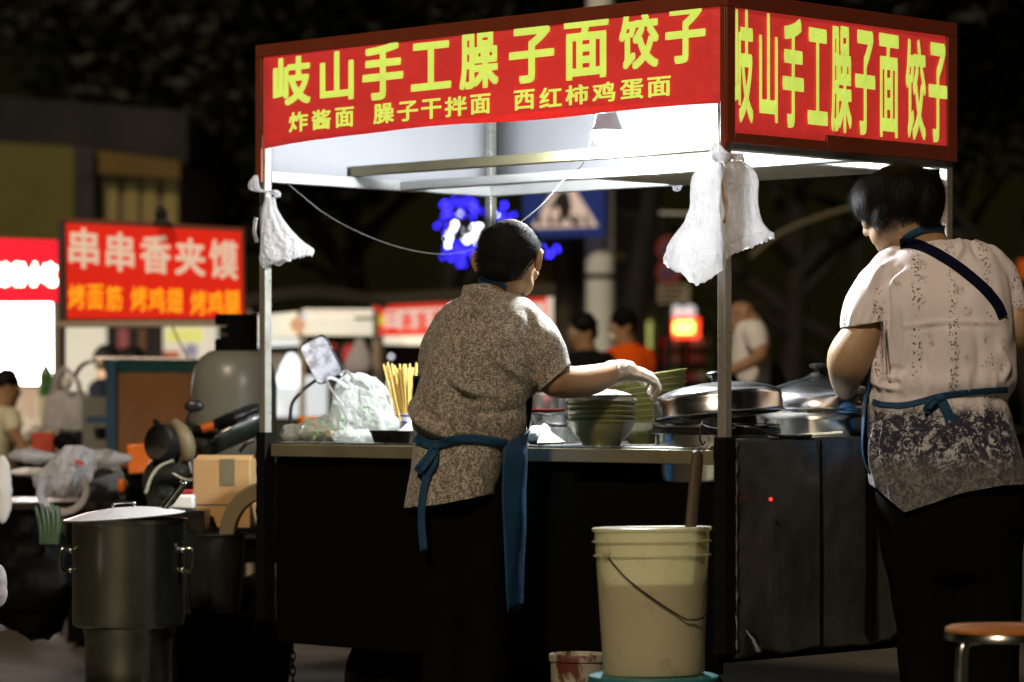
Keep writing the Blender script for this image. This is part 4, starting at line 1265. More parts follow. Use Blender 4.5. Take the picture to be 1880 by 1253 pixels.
# blouse
sg = G()
sg.rings(rowrings([(440, 1700, 1796, .045, .055), (452, 1652, 1815, .045, .085), (466, 1628, 1828, .04, .11), (488, 1610, 1841, .03, .13), (520, 1602, 1850, .015, .15), (560, 1606, 1856, .0, .16), (620, 1618, 1860, -.005, .165), (670, 1612, 1864, 0, .168), (705, 1602, 1864, 0, .17), (727, 1595, 1850, .005, .16), (738, 1594, 1846, .005, .158), (765, 1592, 1856, 0, .165), (810, 1592, 1868, 0, .175), (860, 1593, 1880, 0, .18), (950, 1600, 1890, 0, .18)], YW, 2.4))
px_limb(sg, [(1640, 488, YW + .02, 38), (1612, 525, YW, 43), (1594, 570, YW - .015, 45), (1585, 606, YW - .02, 43)])
px_limb(sg, [(1815, 485, YW + .03, 36), (1844, 520, YW + .03, 32), (1861, 566, YW + .02, 27)])
sg = remesh(sg, .0075, 4)
wobble(sg, .011, 6.5, 6, (1.2, 1, .6)); wobble(sg, .0045, 20, 7, (1.3, 1, .7))
st = [([(1600, 686), (1620, 692), (1652, 696)], 4, 0.0180), ([(1598, 700), (1620, 710), (1650, 716)], 4, 0.0180), ([(1600, 693), (1625, 701), (1650, 705)], 3, -0.0150), ([(1605, 672), (1630, 676), (1660, 678)], 4, -0.0120),
      ([(1596, 528), (1612, 500), (1640, 478)], 5, 0.0150), ([(1612, 540), (1626, 512), (1655, 492)], 5, -0.0135), ([(1630, 545), (1640, 520), (1660, 500)], 5, 0.0120),
      ([(1632, 500), (1628, 560), (1628, 612)], 4, -0.0180), ([(1660, 600), (1740, 592), (1832, 594)], 4, 0.0075), ([(1660, 606), (1740, 598), (1832, 600)], 3, -0.0060),
      ([(1700, 610), (1697, 660), (1702, 712)], 7, -0.0105), ([(1745, 610), (1750, 660), (1744, 712)], 7, 0.0105), ([(1790, 606), (1800, 660), (1792, 706)], 8, -0.0105), ([(1835, 640), (1848, 672), (1840, 700)], 6, 0.0150),
      ([(1658, 560), (1666, 630), (1650, 690)], 6, 0.0090), ([(1760, 440), (1764, 462), (1750, 480)], 5, 0.0150), ([(1782, 440), (1790, 460), (1800, 476)], 5, -0.0105),
      ([(1612, 770), (1606, 830), (1612, 890)], 5, 0.0210), ([(1628, 760), (1624, 830), (1638, 910)], 4, 0.0210), ([(1620, 765), (1615, 830), (1624, 895)], 3, -0.0150), ([(1690, 760), (1700, 840), (1694, 920)], 8, -0.0090), ([(1760, 760), (1770, 830), (1776, 900)], 8, 0.0090), ([(1820, 740), (1840, 800), (1850, 880)], 8, -0.0090)]
for q in range(9):
    x = 1552 + q * 8.2
    st.append(([(x + 6, 570), (x + 2, 586), (x, 598)], 2.4, .005 if q % 2 else -.004))
for q in range(12):
    x = 1602 + q * 20
    st.append(([(x, 728), (x + (q % 3 - 1) * 5, 706), (x + (q % 4 - 2) * 5, 680)], 4, .006 if q % 2 else -.005))
folds(sg, st)
hemline(sg, [(1590, 884), (1612, 900), (1660, 941), (1690, 932), (1760, 907), (1830, 893), (1895, 888)])
for v in sg.v:
    x, y = proj(v)
    if x < 1632 and 560 < y < 700 and x < 1628:
        yl = 603 - (x - 1545) * .17
        if y > yl and (x < 1600 or v.y < YW + .04 and x < 1626):
            v.z = zc(yl, v.y) + (y - yl) * 1e-6
blouse = sg.obj('blouse', 'flowered_blouse', wo_, angle=180)
# the printed pattern is laid out from the hem upwards
blouse.data.transform(Matrix.Translation(Vector((0, 0, 0))))
bw = bvh_of(sg)
tg = G(); px_limb(tg, [(1690, 860, YW, 78), (1685, 940, YW, 78), (1702, 1120, YW, 62), (1706, 1253, YW, 55), (1706, 1400, YW, 50)]); px_limb(tg, [(1800, 860, YW, 80), (1802, 940, YW, 80), (1810, 1120, YW, 64), (1813, 1253, YW, 58), (1813, 1400, YW, 50)])
tg.rings(rowrings([(850, 1612, 1878, 0, .15), (920, 1606, 1885, 0, .16), (1000, 1622, 1878, 0, .15), (1060, 1630, 1874, 0, .12)], YW))
tg = remesh(tg, .011, 4); wobble(tg, .007, 10, 4); tg.obj('trousers', 'black_trousers', wo_, angle=180)
for x in (1706, 1813):
    g = G(); a = W(x, 1424, YW); g.limb([a + Vector((.02, -.05, 0)), a + FD * .05, a + FD * .16 + Vector((0, 0, -.012))], [.045, .045, .036], 14); g = remesh(g, .009, 2)
    for v in g.v: v.z = max(v.z, .003)
    g.obj('shoe', 'black_rubber', wo_, angle=180)
ribbon_on(bw, [(1652, 448), (1672, 447), (1700, 455), (1740, 477), (1780, 506), (1812, 535), (1832, 560), (1842, 582)], 18, .005, YW - .1).obj('shoulder_strap', 'navy_strap', wo_, solid=.003, angle=180)
ap = shell([(500, 1700, 70, .14, .05, 30, 170), (600, 1712, 110, .172, .02, 20, 180), (700, 1727, 133, .178, 0, 10, 186), (735, 1722, 136, .178, .0, 10, 192), (780, 1724, 141, .19, 0, 10, 193), (840, 1733, 147, .20, 0, 10, 187), (900, 1740, 132, .20, 0, 10, 180), (1000, 1748, 112, .18, 0, 10, 178), (1120, 1750, 100, .16, 0, 10, 178)], YW, None, 60)
ao = ap.obj('apron', 'blue_apron', wo_, solid=.002, angle=180)
ribbon_on(bw, [(1590, 734), (1620, 743), (1660, 744), (1700, 735), (1725, 728), (1770, 722), (1815, 718), (1850, 716)], 11, .003, YW - .15).obj('apron_tie', 'blue_apron', ao, solid=.002, angle=180)
yk = cast(bw, 1726, 735, YW - .15) - .012
g = G(); g.ball(W(1726, 731, yk), (.016, .010, .013), 14, 10); g.obj('knot', 'blue_apron', ao)
ribbon_free([(1726, 731, yk), (1712, 738, yk - .014), (1702, 750, yk - .01), (1706, 752, yk), (1722, 738, yk)], 14, 5).obj('bow', 'blue_apron', ao, solid=.002, angle=180)
ribbon_free([(1728, 732, yk - .003), (1736, 750, yk - .010), (1746, 775, yk - .006), (1750, 800, yk - .002), (1748, 826, yk)], 18, 5).obj('tail', 'blue_apron', ao, solid=.002, angle=180)
bn = bvh_of(wbody, sg)
ribbon_on(bn, [(1656, 447), (1668, 434), (1690, 423), (1715, 419), (1734, 421)], 13, .004, YW).obj('neck_loop', 'blue_apron', ao, solid=.002, angle=180)

# ---- people farther off
def passer(label, Y, hx, htop, hh, face, torso, shirt, arms=(), hairm='hair_black', trousers='black_trousers', skin='skin', bald=False, mask=False, legs=None):
    s = S_(Y); gy = HOR + EYE * s
    cx = sum(r[1] + r[2] for r in torso) / (2 * len(torso))
    p = thing('person', label, 'person', W(cx, gy, Y))
    sc = hh / s / .235
    c = W(hx, htop + hh * .50, Y); f = Vector(face).normalized()
    g = G(); ep, ef = head(g, c, f, (0, 0, 1), sc)
    ty = torso[0][0]; tcx = (torso[0][1] + torso[0][2]) / 2
    px_limb(g, [(hx, htop + hh * .72, Y, .058 * s), (tcx, ty + 8, Y, .062 * s)])
    by = torso[-1][0]
    px_limb(g, [(tcx, ty + 26, Y, .055 * s), (cx, by, Y, .10 * s)])
    for a in arms:
        px_limb(g, a, 12, 4)
        w0 = W(*a[-1][:3]); w1 = W(*a[-2][:3]); hand(g, w0, w0 - w1, (0, -.2, 1), 1, .4, sc)
    hw = .085 * s
    for q in (-1, 1):
        px_limb(g, [(cx + q * hw, by, Y, .08 * s), (cx + q * hw, (by + gy) / 2, Y, .055 * s), (cx + q * hw, gy - .09 * s, Y, .042 * s)])
    remesh(g, .014, 2).obj('body', skin, p, angle=180)
    eyes(ep, ef, p, sc)
    h = G(); back = c - f * (.018 if bald else .008) * sc + Vector((0, 0, (.030 if bald else .044) * sc))
    h.ball(back, (.092 * sc, .097 * sc, .086 * sc), 28, 18); h.ball(back - f * .03 * sc - Vector((0, 0, .05 * sc)), (.070 * sc, .060 * sc, .06 * sc), 20, 12)
    h = remesh(h, .010, 1); wobble(h, .010, 34, 3)
    if bald:
        for v in h.v:
            v += (back - v) * .10
    h.obj('hair', hairm, p, angle=180)
    t = G(); t.rings(rowrings(torso, Y, 2.3, 36))
    for a in arms:
        q = [a[0], tuple((a[0][i] * .45 + a[1][i] * .55) for i in range(4))]
        px_limb(t, [(x, y, z, r * 1.3) for x, y, z, r in q], 12, 4)
    t = remesh(t, .016, 4); wobble(t, .012, 8, 2)
    t.obj('shirt', shirt, p, angle=180)
    l = G()
    for q in (-1, 1):
        px_limb(l, [(cx + q * hw, by - 8, Y, .098 * s), (cx + q * hw, (by + gy) / 2, Y, .075 * s), (cx + q * hw, gy - .03 * s, Y, .062 * s)])
    remesh(l, .02, 3).obj('trousers', trousers, p, angle=180)
    if mask:
        m_ = G(); m_.ball(c + f * .062 * sc - Vector((0, 0, .06 * sc)), (.045 * sc, .045 * sc, .042 * sc), 18, 12); m_.obj('face_mask', 'paper_white', p)
    return p
cloth('tee_black', (.010, .010, .013), 300)
cloth('tee_orange', (.92, .115, .008), 300)
cloth('tee_white', (.86, .86, .82), 300)
cloth('tee_grey', (.20, .20, .18), 300)
passer('passer-by in a black t-shirt left of the one in orange', 17.2, 1070, 576, 66, (-.85, -.35, -.1), [(640, 1062, 1090, 0, .05), (650, 1045, 1108, 0, .09), (668, 1034, 1122, 0, .11), (720, 1036, 1122, 0, .12), (790, 1040, 1118, 0, .12)], 'tee_black',
       [[(1042, 665, 17.20, 15), (1036, 710, 17.20, 13), (1050, 750, 17.00, 11), (1075, 755, 16.90, 9)], [(1114, 665, 17.20, 15), (1120, 710, 17.20, 13), (1108, 750, 17.00, 11), (1095, 758, 16.90, 9)]])
passer('passer-by in an orange t-shirt and white face mask', 17.6, 1143, 568, 64, (-.9, -.2, -.1), [(628, 1135, 1160, 0, .05), (638, 1128, 1178, 0, .09), (656, 1120, 1192, 0, .11), (710, 1120, 1195, 0, .12), (780, 1122, 1192, 0, .12)], 'tee_orange',
       [[(1126, 655, 17.60, 14), (1120, 700, 17.50, 12), (1130, 740, 17.30, 10), (1110, 745, 17.20, 8)], [(1186, 655, 17.60, 14), (1192, 700, 17.60, 12), (1180, 740, 17.40, 10), (1160, 745, 17.30, 8)]], mask=True)
passer('balding passer-by in a white shirt with bent arm, right of the corner post', 16.4, 1357, 553, 62, (-1, -.1, -.25), [(585, 1366, 1388, 0, .05), (594, 1352, 1402, 0, .10), (620, 1344, 1411, 0, .13), (660, 1340, 1414, 0, .14), (706, 1346, 1420, 0, .14)], 'tee_white',
       [[(1385, 612, 16.20, 17), (1396, 650, 16.15, 14), (1372, 668, 16.10, 12), (1345, 680, 16.10, 10)]], bald=True, hairm='skin')
# ------------------------------------------------------------------ ground
k = NT('asphalt')
_n = k.noise(1.4, 6, .6); _f = k.noise(90, 4, .7)
_c = k.mix(_n, (.055, .053, .044), (.13, .12, .098))
_c = k.mix(k.ramp(_f, [(.35, (0,) * 3), (.7, (.6,) * 3)]), _c, (.17, .16, .13))
_r = k.ramp(k.noise(.9, 5, .6), [(.35, (.35,) * 3), (.65, (.8,) * 3)])
k.done(k.bsdf(_c, _r, 0, .4, k.math('ADD', _f, k.math('MULTIPLY', _n, 2)), .4, .01))
g = G(); g.grid(lambda a, b: Vector((-120 + 240 * a, -30 + 230 * b, 0)), 24, 24)
tag(g.obj('ground', 'asphalt', loc=(0, 0, 0)), 'dark worn asphalt under the stalls', 'ground', kind='structure')

# ------------------------------------------------------------------ buckets
k = NT('bucket_plastic')
_c = k.mix(k.noise(7, 5), (.60, .57, .38), (.70, .67, .47))
_c = k.mix(k.ramp(k.noise(22, 6, .75), [(.56, (0,) * 3), (.74, (.6,) * 3)]), _c, (.26, .21, .12))
_b = k.bsdf(_c, .38, 0, .4, k.noise(14, 3), .15, .004)
_t = k.n('ShaderNodeBsdfTranslucent'); k.l(_c, _t.inputs[0])
_m = k.n('ShaderNodeMixShader'); _m.inputs[0].default_value = .35; k.l(_b, _m.inputs[1]); k.l(_t.outputs[0], _m.inputs[2])
_p = k.n('ShaderNodeBsdfTransparent'); _p.inputs[0].default_value = (.9, .85, .6, 1)
_m2 = k.n('ShaderNodeMixShader'); _m2.inputs[0].default_value = .13; k.l(_m.outputs[0], _m2.inputs[1]); k.l(_p.outputs[0], _m2.inputs[2])
k.done(_m2.outputs[0])
simple('grey_water', (.30, .29, .20), .08, amp=.2)
YB = 8.25; sB = S_(YB)
bz = zc(1237, YB)
BC = Vector((W(1200, 1237, YB).x, YB, bz))
bk = thing('bucket', 'big pale yellow plastic bucket with a wooden handle standing in it', 'bucket', BC)
ht = (1237 - 968) / sB; rt, rb = 106 / sB, 92 / sB
tilt = Vector((-.012, .02, 1)).normalized()
def rz(z): return rb + (rt - rb) * z / ht
prof = [(.0005, .004), (rb * .9, .004), (rb * .93, 0), (rb, 0), (rb + .002, .008)]
for z in (.06, .12, .20, .27):
    prof.append((rz(z), z))
for z in (ht - .072, ht - .036):
    prof += [(rz(z - .003), z - .003), (rz(z) + .007, z - .002), (rz(z) + .0075, z + .001), (rz(z) + .001, z + .003)]
prof += [(rz(ht) - .001, ht - .012), (rz(ht) + .005, ht - .009), (rz(ht) + .006, ht - .002), (rz(ht) + .002, ht), (rz(ht) - .003, ht - .002), (rz(ht) - .005, ht - .02), (rz(.2) - .004, .2), (rb - .004, .012), (.0005, .010)]
g = G(); g.lathe(prof, BC, tilt, 72); g.obj('shell', 'bucket_plastic', bk, angle=50)
simple('wire_black', (.015, .015, .014), .4, metal=.6)
m = orient(tilt)
def on_b(a, z, o=.004):
    return BC + m @ Vector(((rz(z) + o) * math.cos(a), (rz(z) + o) * math.sin(a), z))
def b_px(px, py):
    z = (1237 - py) / sB; r = rz(z) + .006; x = max(-1, min(1, (px - 1200) / sB / r))
    return BC + Vector((x * r, -math.sqrt(max(0, 1 - x * x)) * r, z))
pts = [b_px(x, y) for x, y in ((1112, 1016), (1122, 1030), (1150, 1060), (1200, 1097), (1248, 1128), (1262, 1133), (1280, 1133), (1292, 1128), (1297, 1118))]
g = G(); g.tube(crom(pts, 6), .0022, 8); g.obj('handle', 'wire_black', bk)
g = G()
for px in (1112,):
    c = b_px(px, 1014); g.ball(c, (.012, .008, .014), 14, 10)
g.obj('handle_lug', 'bucket_plastic', bk)
wa = BC + tilt * .235
g = G(); g.lathe([(.0005, 0), (rz(.235) - .006, 0)], wa, tilt, 48)
tag(g.obj('dish_water', 'grey_water', loc=wa), 'grey water in the big pale yellow bucket', 'water')
g = G(); a = W(1281, 832, YB + .06); b = W(1246, 1215, YB + .03)
d = (b - a).normalized()
g.tube([a - d * .006, a, a + d * .03, a + d * .2, a + d * .36, b], [.010, .018, .0195, .019, .018, .018], 14, flat=.7)
tag(g.obj('wooden_stick', 'wood_dark'), 'worn wooden stick standing in the big pale yellow bucket', 'stick')
# teal stool under it
simple('teal_plastic', (.03, .16, .17), .35)
def stool(c, h, r, mat, matleg, label, cushion_mat=None):
    s_ = thing('stool', label, 'stool', (c[0], c[1], 0)); c = Vector((c[0], c[1], 0))
    g = G(); g.lathe([(.0005, h - .012), (r * .96, h - .012), (r, h - .022), (r, h - .030), (r * .93, h - .032), (r * .92, h - .018), (0.0005, h - .016)], c, n=48)
    if cushion_mat is None:
        g.lathe([(.0005, h), (r * .9, h), (r * .97, h - .004), (r * .98, h - .0125)], c, n=48)
    seat = g.obj('seat', mat, s_)
    if cushion_mat:
        q = G(); q.lathe([(r * .985, h - .0115), (r * .985, h - .004), (r * .90, h + .002), (r * .5, h + .004), (.0005, h + .004)], c, n=48); q.obj('cushion', cushion_mat, s_)
    for q in range(4):
        a = R(35 + 90 * q); o = Vector((math.cos(a), math.sin(a), 0)); t = Vector((-o.y, o.x, 0))
        g = G(); g.tube(crom([c + o * r * .55 + Vector((0, 0, h - .028)), c + o * r * .80 + Vector((0, 0, h - .032)), c + o * r * .96 + Vector((0, 0, h - .065)), c + o * r * 1.02 + Vector((0, 0, h * .6)), c + o * r * 1.22 + Vector((0, 0, .004))], 6), .0125, 12)
        g.obj('leg', matleg, s_)
    g = G(); g.tube([c + Vector((math.cos(t * math.pi / 16) * r * 1.08, math.sin(t * math.pi / 16) * r * 1.08, h * .42)) for t in range(33)], .007, 8); g.obj('foot_ring', matleg, s_)
    return s_
stool((BC.x, BC.y), bz - .001, .172, 'teal_plastic', 'teal_plastic', 'teal stool carrying the big pale yellow bucket')
k = NT('rush_seat')
_w = k.n('ShaderNodeTexWave'); _w.inputs['Scale'].default_value = 55; _w.inputs['Distortion'].default_value = 3; k.l(k.coord(), _w.inputs['Vector'])
_c = k.mix(_w.outputs['Fac'], (.36, .12, .02), (.62, .24, .04))
_c = k.mix(k.ramp(k.noise(20, 5, .7), [(.5, (0,) * 3), (.75, (.6,) * 3)]), _c, (.16, .07, .02))
k.done(k.bsdf(_c, .7, 0, .3, k.math('ADD', _w.outputs['Fac'], k.noise(60, 3)), .5, .004))
steel('chrome_leg', (.45, .45, .42), .25, (40, 40, 1), .3)
YS = 7.55
sc_ = W(1838, 1160, YS)
stool((sc_.x, sc_.y), sc_.z + .012, 104 / S_(YS), 'chrome_leg', 'chrome_leg', 'round metal stool with an orange seat at the bottom right corner', 'rush_seat')
# stained paint pail
k = NT('stained_pail')
_st = k.noise(10, 6, .7, k.mapped((1.6, 1.6, .5)))
_c = k.mix(k.ramp(_st, [(.50, (0,) * 3), (.58, (1,) * 3)]), (.33, .31, .24), (.10, .022, .012))
k.done(k.bsdf(_c, .5, 0, .4, _st, .2, .004))
YP = 9.0; pc = W(1062, 1200, YP); pr = 53 / S_(YP)
g = G(); hh = pc.z
g.lathe([(.0005, .003), (pr * .84, .0), (pr * .86, .01), (pr * .97, hh - .022), (pr * 1.02, hh - .02), (pr * 1.03, hh - .004), (pr * 1.0, hh), (pr * .95, hh - .006), (pr * .82, .012), (.0005, .012)], (pc.x, pc.y, 0), n=56)
tag(g.obj('paint_pail', 'stained_pail', loc=(pc.x, pc.y, 0)), 'pale pail with dark red stains on the ground behind the big bucket', 'pail')

# ------------------------------------------------------------------ stock pot at the left
steel('dull_steel', (.30, .31, .25), .23, (24, 24, 1), .39)
simple('lid_matte', (.86, .87, .88), .3, .15, nscale=12, amp=.12, bstr=.5, bscale=25)
YK = 9.75; sK = S_(YK); kc = W(236, 1150, YK)
rk = 103 / sK; hk = (1150 - 952) / sK
sp = thing('stock_pot', 'tall steel stock pot with a ladle on the burner at the left', 'pot', kc)
g = G(); g.lathe([(.0005, .004), (rk * .93, .0), (rk * .98, .006), (rk, .02), (rk, hk - .02), (rk * 1.01, hk - .012), (rk * 1.045, hk - .006), (rk * 1.05, hk), (rk * .99, hk - .002), (rk * .97, .03), (.0005, .02)], kc, n=64)
g.obj('body', 'dull_steel', sp)
for q in (-1, 1):
    g = G(); e = kc + Vector((q * rk, -.05, hk * .62)); 
    g.tube(crom([e + Vector((0, 0, .03)), e + Vector((q * .022, -.006, .034)), e + Vector((q * .03, -.008, 0)), e + Vector((q * .022, -.006, -.034)), e + Vector((0, 0, -.03))], 6), .006, 8); g.obj('handle', 'dull_steel', sp)
    for z in (.03, -.03):
        h = G(); h.ball(e + Vector((-q * .002, -.004, z)), .009, 10, 8); h.obj('rivet', 'lid_steel', sp)
lk = kc + Vector((-.012, 0, hk + .004)); ax = Vector((-.07, -.02, 1)).normalized()
g = G(); g.lathe([(rk * 1.07, 0), (rk * 1.08, .004), (rk * .98, .008), (rk * .7, .020), (rk * .3, .028), (.0005, .030)], lk, ax, 56); lo = g.obj('pot_lid', 'lid_matte', loc=lk, solid=.0015)
tag(lo, 'bright steel lid lying skewed on the tall stock pot', 'pot lid')
ORG[lo.name] = lk
g = G(); g.tube(crom([lk + ax * .028 + Vector((-.03, 0, 0)), lk + ax * .042 + Vector((-.028, 0, 0)), lk + ax * .044 + Vector((.028, 0, 0)), lk + ax * .028 + Vector((.03, 0, 0))], 5), .005, 8); g.obj('grip', 'lid_steel', lo)
g = G(); a = W(337, 890, YK + .02); b = W(292, 950, YK - .03); g.tube([a, a.lerp(b, .5), b, b + (b - a) * 1.5], [.011, .012, .011, .01], 12)
g.ball(a, .014, 12, 8)
tag(g.obj('ladle', 'dull_steel'), 'steel ladle leaning out of the tall stock pot', 'ladle')
g = G(); rr = 80 / sK; gz = kc.z
g.lathe([(.0005, 0), (rr * 1.02, 0), (rr * 1.02, .02), (rr, .03), (rr, gz * .42), (rr * 1.015, gz * .43), (rr * 1.015, gz * .46), (rr, gz * .47), (rr, gz - .03), (rr * 1.03, gz - .02), (rr * 1.03, gz - .002), (.0005, gz - .002)], (kc.x, kc.y, 0), n=56)
br = tag(g.obj('burner', 'dull_steel', loc=(kc.x, kc.y, 0)), 'cylindrical steel burner under the tall stock pot', 'burner')
# low table the clutter stands on
YT = 10.9
tb = thing('side_table', 'dark low table with clutter between the stock pot and the stall', 'table', W(400, 1300, YT) * 1.0)
tb.location.z = 0; ORG[tb.name] = tb.location.copy()
tz = zc(985, 10.75)
c = W(395, 985, 10.95)
G().box(c - Vector((0, 0, .015)), (.36, .40, .03)).obj('table_top', 'tray_dark', tb, bevel=.004)
for qx in (-1, 1):
    for qy in (-1, 1):
        g = G(); e = c + Vector((qx * .16, qy * .17, -.03)); g.tube([e, Vector((e.x + qx * .02, e.y, .002))], .012, 10); g.obj('leg', 'black_paint', tb)
# carton
cbx = thing('cardboard_box', 'tan cardboard box leaning on the left post of the stall', 'box', W(416, 970, 10.62))
g = G(); fx = (Vector((.985, -.17, 0)).normalized(), Vector((.17, .985, 0)).normalized(), Vector((0, 0, 1)))
cc = W(418, 905, 10.72); g.box(cc, (.195, .16, .228), fx); g.obj('carton', 'cardboard', cbx, bevel=.003)
g = G(); g.box(cc + fx[2] * .1148 - fx[1] * .05 , (.19, .06, .003), (fx[0], (fx[1] + Vector((0, 0, .35))).normalized(), (fx[2] - fx[1] * .35).normalized())); g.obj('flap', 'cardboard', cbx)
g = G(); g.box(cc - fx[1] * .0808 - fx[2] * .038, (.193, .001, .004), fx); g.obj('crease', 'wood_dark', cbx)
g = G(); g.box(cc - fx[1] * .0812 + fx[2] * .07 + fx[0] * .02, (.05, .001, .088), fx); g.obj('tape', 'fascia_steel', cbx)
# electric tricycle parked behind
simple('fairing_green', (.030, .034, .026), .28, coat=.4)
simple('fender_tan', (.20, .16, .085), .5)
YR = 11.35
tr = thing('tricycle', 'dark motor tricycle with orange grip reflector parked behind the cardboard box', 'tricycle', W(400, 1180, YR)); tr.location.z = 0; ORG[tr.name] = tr.location.copy()
def P_(x, y, d=0): return W(x, y, YR + d)
g = G()
for pts, rad in (([P_(345, 790, .05), P_(350, 830, .0), P_(345, 870, .0)], [.04, .06, .06]), ([(P_(276, 900)), P_(288, 872, -.04), P_(320, 858, -.06), P_(370, 862, -.05), P_(420, 880, 0)], [.03, .05, .06, .06, .05]), ([P_(330, 840, 0), P_(400, 800, .05), P_(470, 770, .1)], [.05, .06, .06]), ([P_(300, 880, 0), P_(320, 960, .02), P_(350, 1010, .1)], [.06, .09, .08])):
    g.limb(pts, rad, 16)
g = remesh(g, .012, 6); g.obj('fairing', 'fairing_green', tr, angle=180)
g = G(); g.lathe([(.0005, -.05), (.04, -.045), (.06, -.02), (.068, .02), (.066, .05), (.05, .058), (.0005, .060)], P_(308, 815, -.10), (-.55, -.8, .1), 28); g.obj('headlight', 'black_plastic', tr)
g = G(); g.lathe([(.0005, .0655), (.035, .0640), (.058, .0585)], P_(308, 815, -.10), (-.55, -.8, .1), 24); g.obj('lens', 'lid_steel', tr)
g = G(); g.tube(crom([P_(330, 800, 0), P_(380, 786, -.05), P_(430, 768, -.06), P_(470, 752, -.02)], 6), .012, 10); g.tube(crom([P_(330, 800, 0), P_(300, 790, .06), P_(286, 775, .2)], 6), .012, 10); g.obj('handlebar', 'black_plastic', tr)
g = G(); g.tube([P_(372, 788, -.06), P_(394, 782, -.065)], .019, 14); g.obj('grip_reflector', 'orange_plastic', tr)
g = G(); g.tube([P_(398, 781, -.06), P_(432, 768, -.065)], .020, 14); g.obj('grip', 'black_rubber', tr)
g = G(); g.tube(crom([P_(388, 812, -.08), P_(402, 798, -.10), P_(425, 786, -.10)], 5), .006, 8); g.obj('brake_lever', 'lid_steel', tr)
g = G(); g.limb([P_(322, 778, -.10), P_(338, 800, -.13), P_(345, 832, -.13), P_(334, 846, -.11)], [.018, .030, .028, .015], 12); g.obj('cowl', 'fender_tan', tr)
g = G(); g.tube(crom([P_(268, 905, -.14), P_(276, 880, -.16), P_(292, 858, -.17), P_(318, 846, -.18)], 5), .007, 8, flat=.6); g.obj('shield_edge', 'noodle_dough', tr)
g = G(); g.tube(crom([P_(352, 796, -.05), P_(344, 770, -.06), P_(352, 752, -.06)], 5), .005, 8); g.ball(P_(356, 746, -.07), (.035, .012, .022), 16, 10); g.obj('mirror', 'black_plastic', tr)
g = G(); g.tube(crom([P_(318, 870, -.14), P_(345, 882, -.16), P_(372, 870, -.16), P_(392, 842, -.14)], 6), .006, 8); g.tube(crom([P_(352, 905, -.16), P_(366, 880, -.17), P_(372, 850, -.16)], 6), .005, 8); g.obj('crash_bar', 'lid_steel', tr)
for pts in ([(335, 812), (345, 840), (352, 870)], [(440, 830), (452, 815), (466, 808)]):
    g = G(); g.tube(crom([P_(x, y, -.12) for x, y in pts], 5), .007, 8); g.obj('brake_hose', 'lid_steel', tr)
wheel(Vector((P_(300, 1000).x, YR - .02, .24)), (.9, .35, 0), .24, .09, tr)
wheel(Vector((P_(470, 1000).x, YR + .25, .24)), (.9, .35, 0), .24, .09, tr)
g = G(); rs = []
fc = W(492, 985, 10.42)
for i in range(21):
    a = R(88 + 92 * i / 20); ring = []
    for dy, dr in ((-.05, .0), (-.05, .05), (.05, .05), (.05, .0)):
        q = .105 + dr
        ring.append(fc + Vector((math.cos(a) * q, dy, math.sin(a) * q * 1.15)))
    rs.append(ring)
g.rings(rs); g.obj('rear_fender', 'fender_tan', tr, bevel=.006)
# gas cylinder standing in the tricycle's bed
simple('cylinder_grey', (.20, .205, .17), .38, nscale=6, amp=.15)
YY = 12.15; gc = W(430, 850, YY); gr = 78 / S_(YY)
gcy = thing('gas_cylinder', 'large pale grey gas cylinder with black valve collar beside the left post', 'gas cylinder', gc)
zt = zc(640, YY) - gc.z
g = G(); g.lathe([(.0005, .01), (gr * .8, .012), (gr * .96, .05), (gr, .09), (gr, zt - .15), (gr * .985, zt - .115), (gr * .93, zt - .075), (gr * .80, zt - .035), (gr * .60, zt - .012), (gr * .35, zt - .002), (.0005, zt)], gc, n=56); g.obj('body', 'cylinder_grey', gcy)
g = G(); rs = []
for i in range(25):
    a = R(150 - 285 * i / 24); c_, s_ = math.cos(a), math.sin(a); q = gr * .52
    rs.append((c_, s_, q))
def band(z0, z1, i0, i1):
    g.rings([[gc + Vector((c_ * q, s_ * q, z0)), gc + Vector((c_ * (q + .006), s_ * (q + .006), z0)), gc + Vector((c_ * (q + .006), s_ * (q + .006), z1)), gc + Vector((c_ * q, s_ * q, z1))] for c_, s_, q in rs[i0:i1]])
band(zt - .02, zt + .035, 0, 25); band(zt + .090, zt + .128, 0, 25); band(zt + .0352, zt + .0898, 10, 22)
g.obj('collar', 'black_paint', gcy)
g = G(); g.tube([gc + Vector((0, 0, zt - .01)), gc + Vector((0, 0, zt + .07))], .02, 12); g.tube([gc + Vector((-.05, -.03, zt + .05)), gc + Vector((.04, .0, zt + .05))], .014, 10); g.lathe([(.0005, .07), (.03, .07), (.032, .085), (.03, .10), (.0005, .10)], gc + Vector((0, 0, zt)), n=16); g.obj('valve', 'wood_dark', gcy)
if 0: g.tube(crom([gc + Vector((-.05, -.03, zt + .05)), gc + Vector((-.14, -.08, zt + .10)), gc + Vector((-.12, -.16, zt - .1)), gc + Vector((.0, -.17, zt - .28))], 6), .009, 8); pass
g = G(); g.box(Vector((gc.x, YY, gc.z - .013)), (.42, .42, .025)); g.box(Vector((gc.x, YY, gc.z - .2)), (.38, .38, .34)); g.obj('cargo_bed', 'black_paint', tr, bevel=.004)
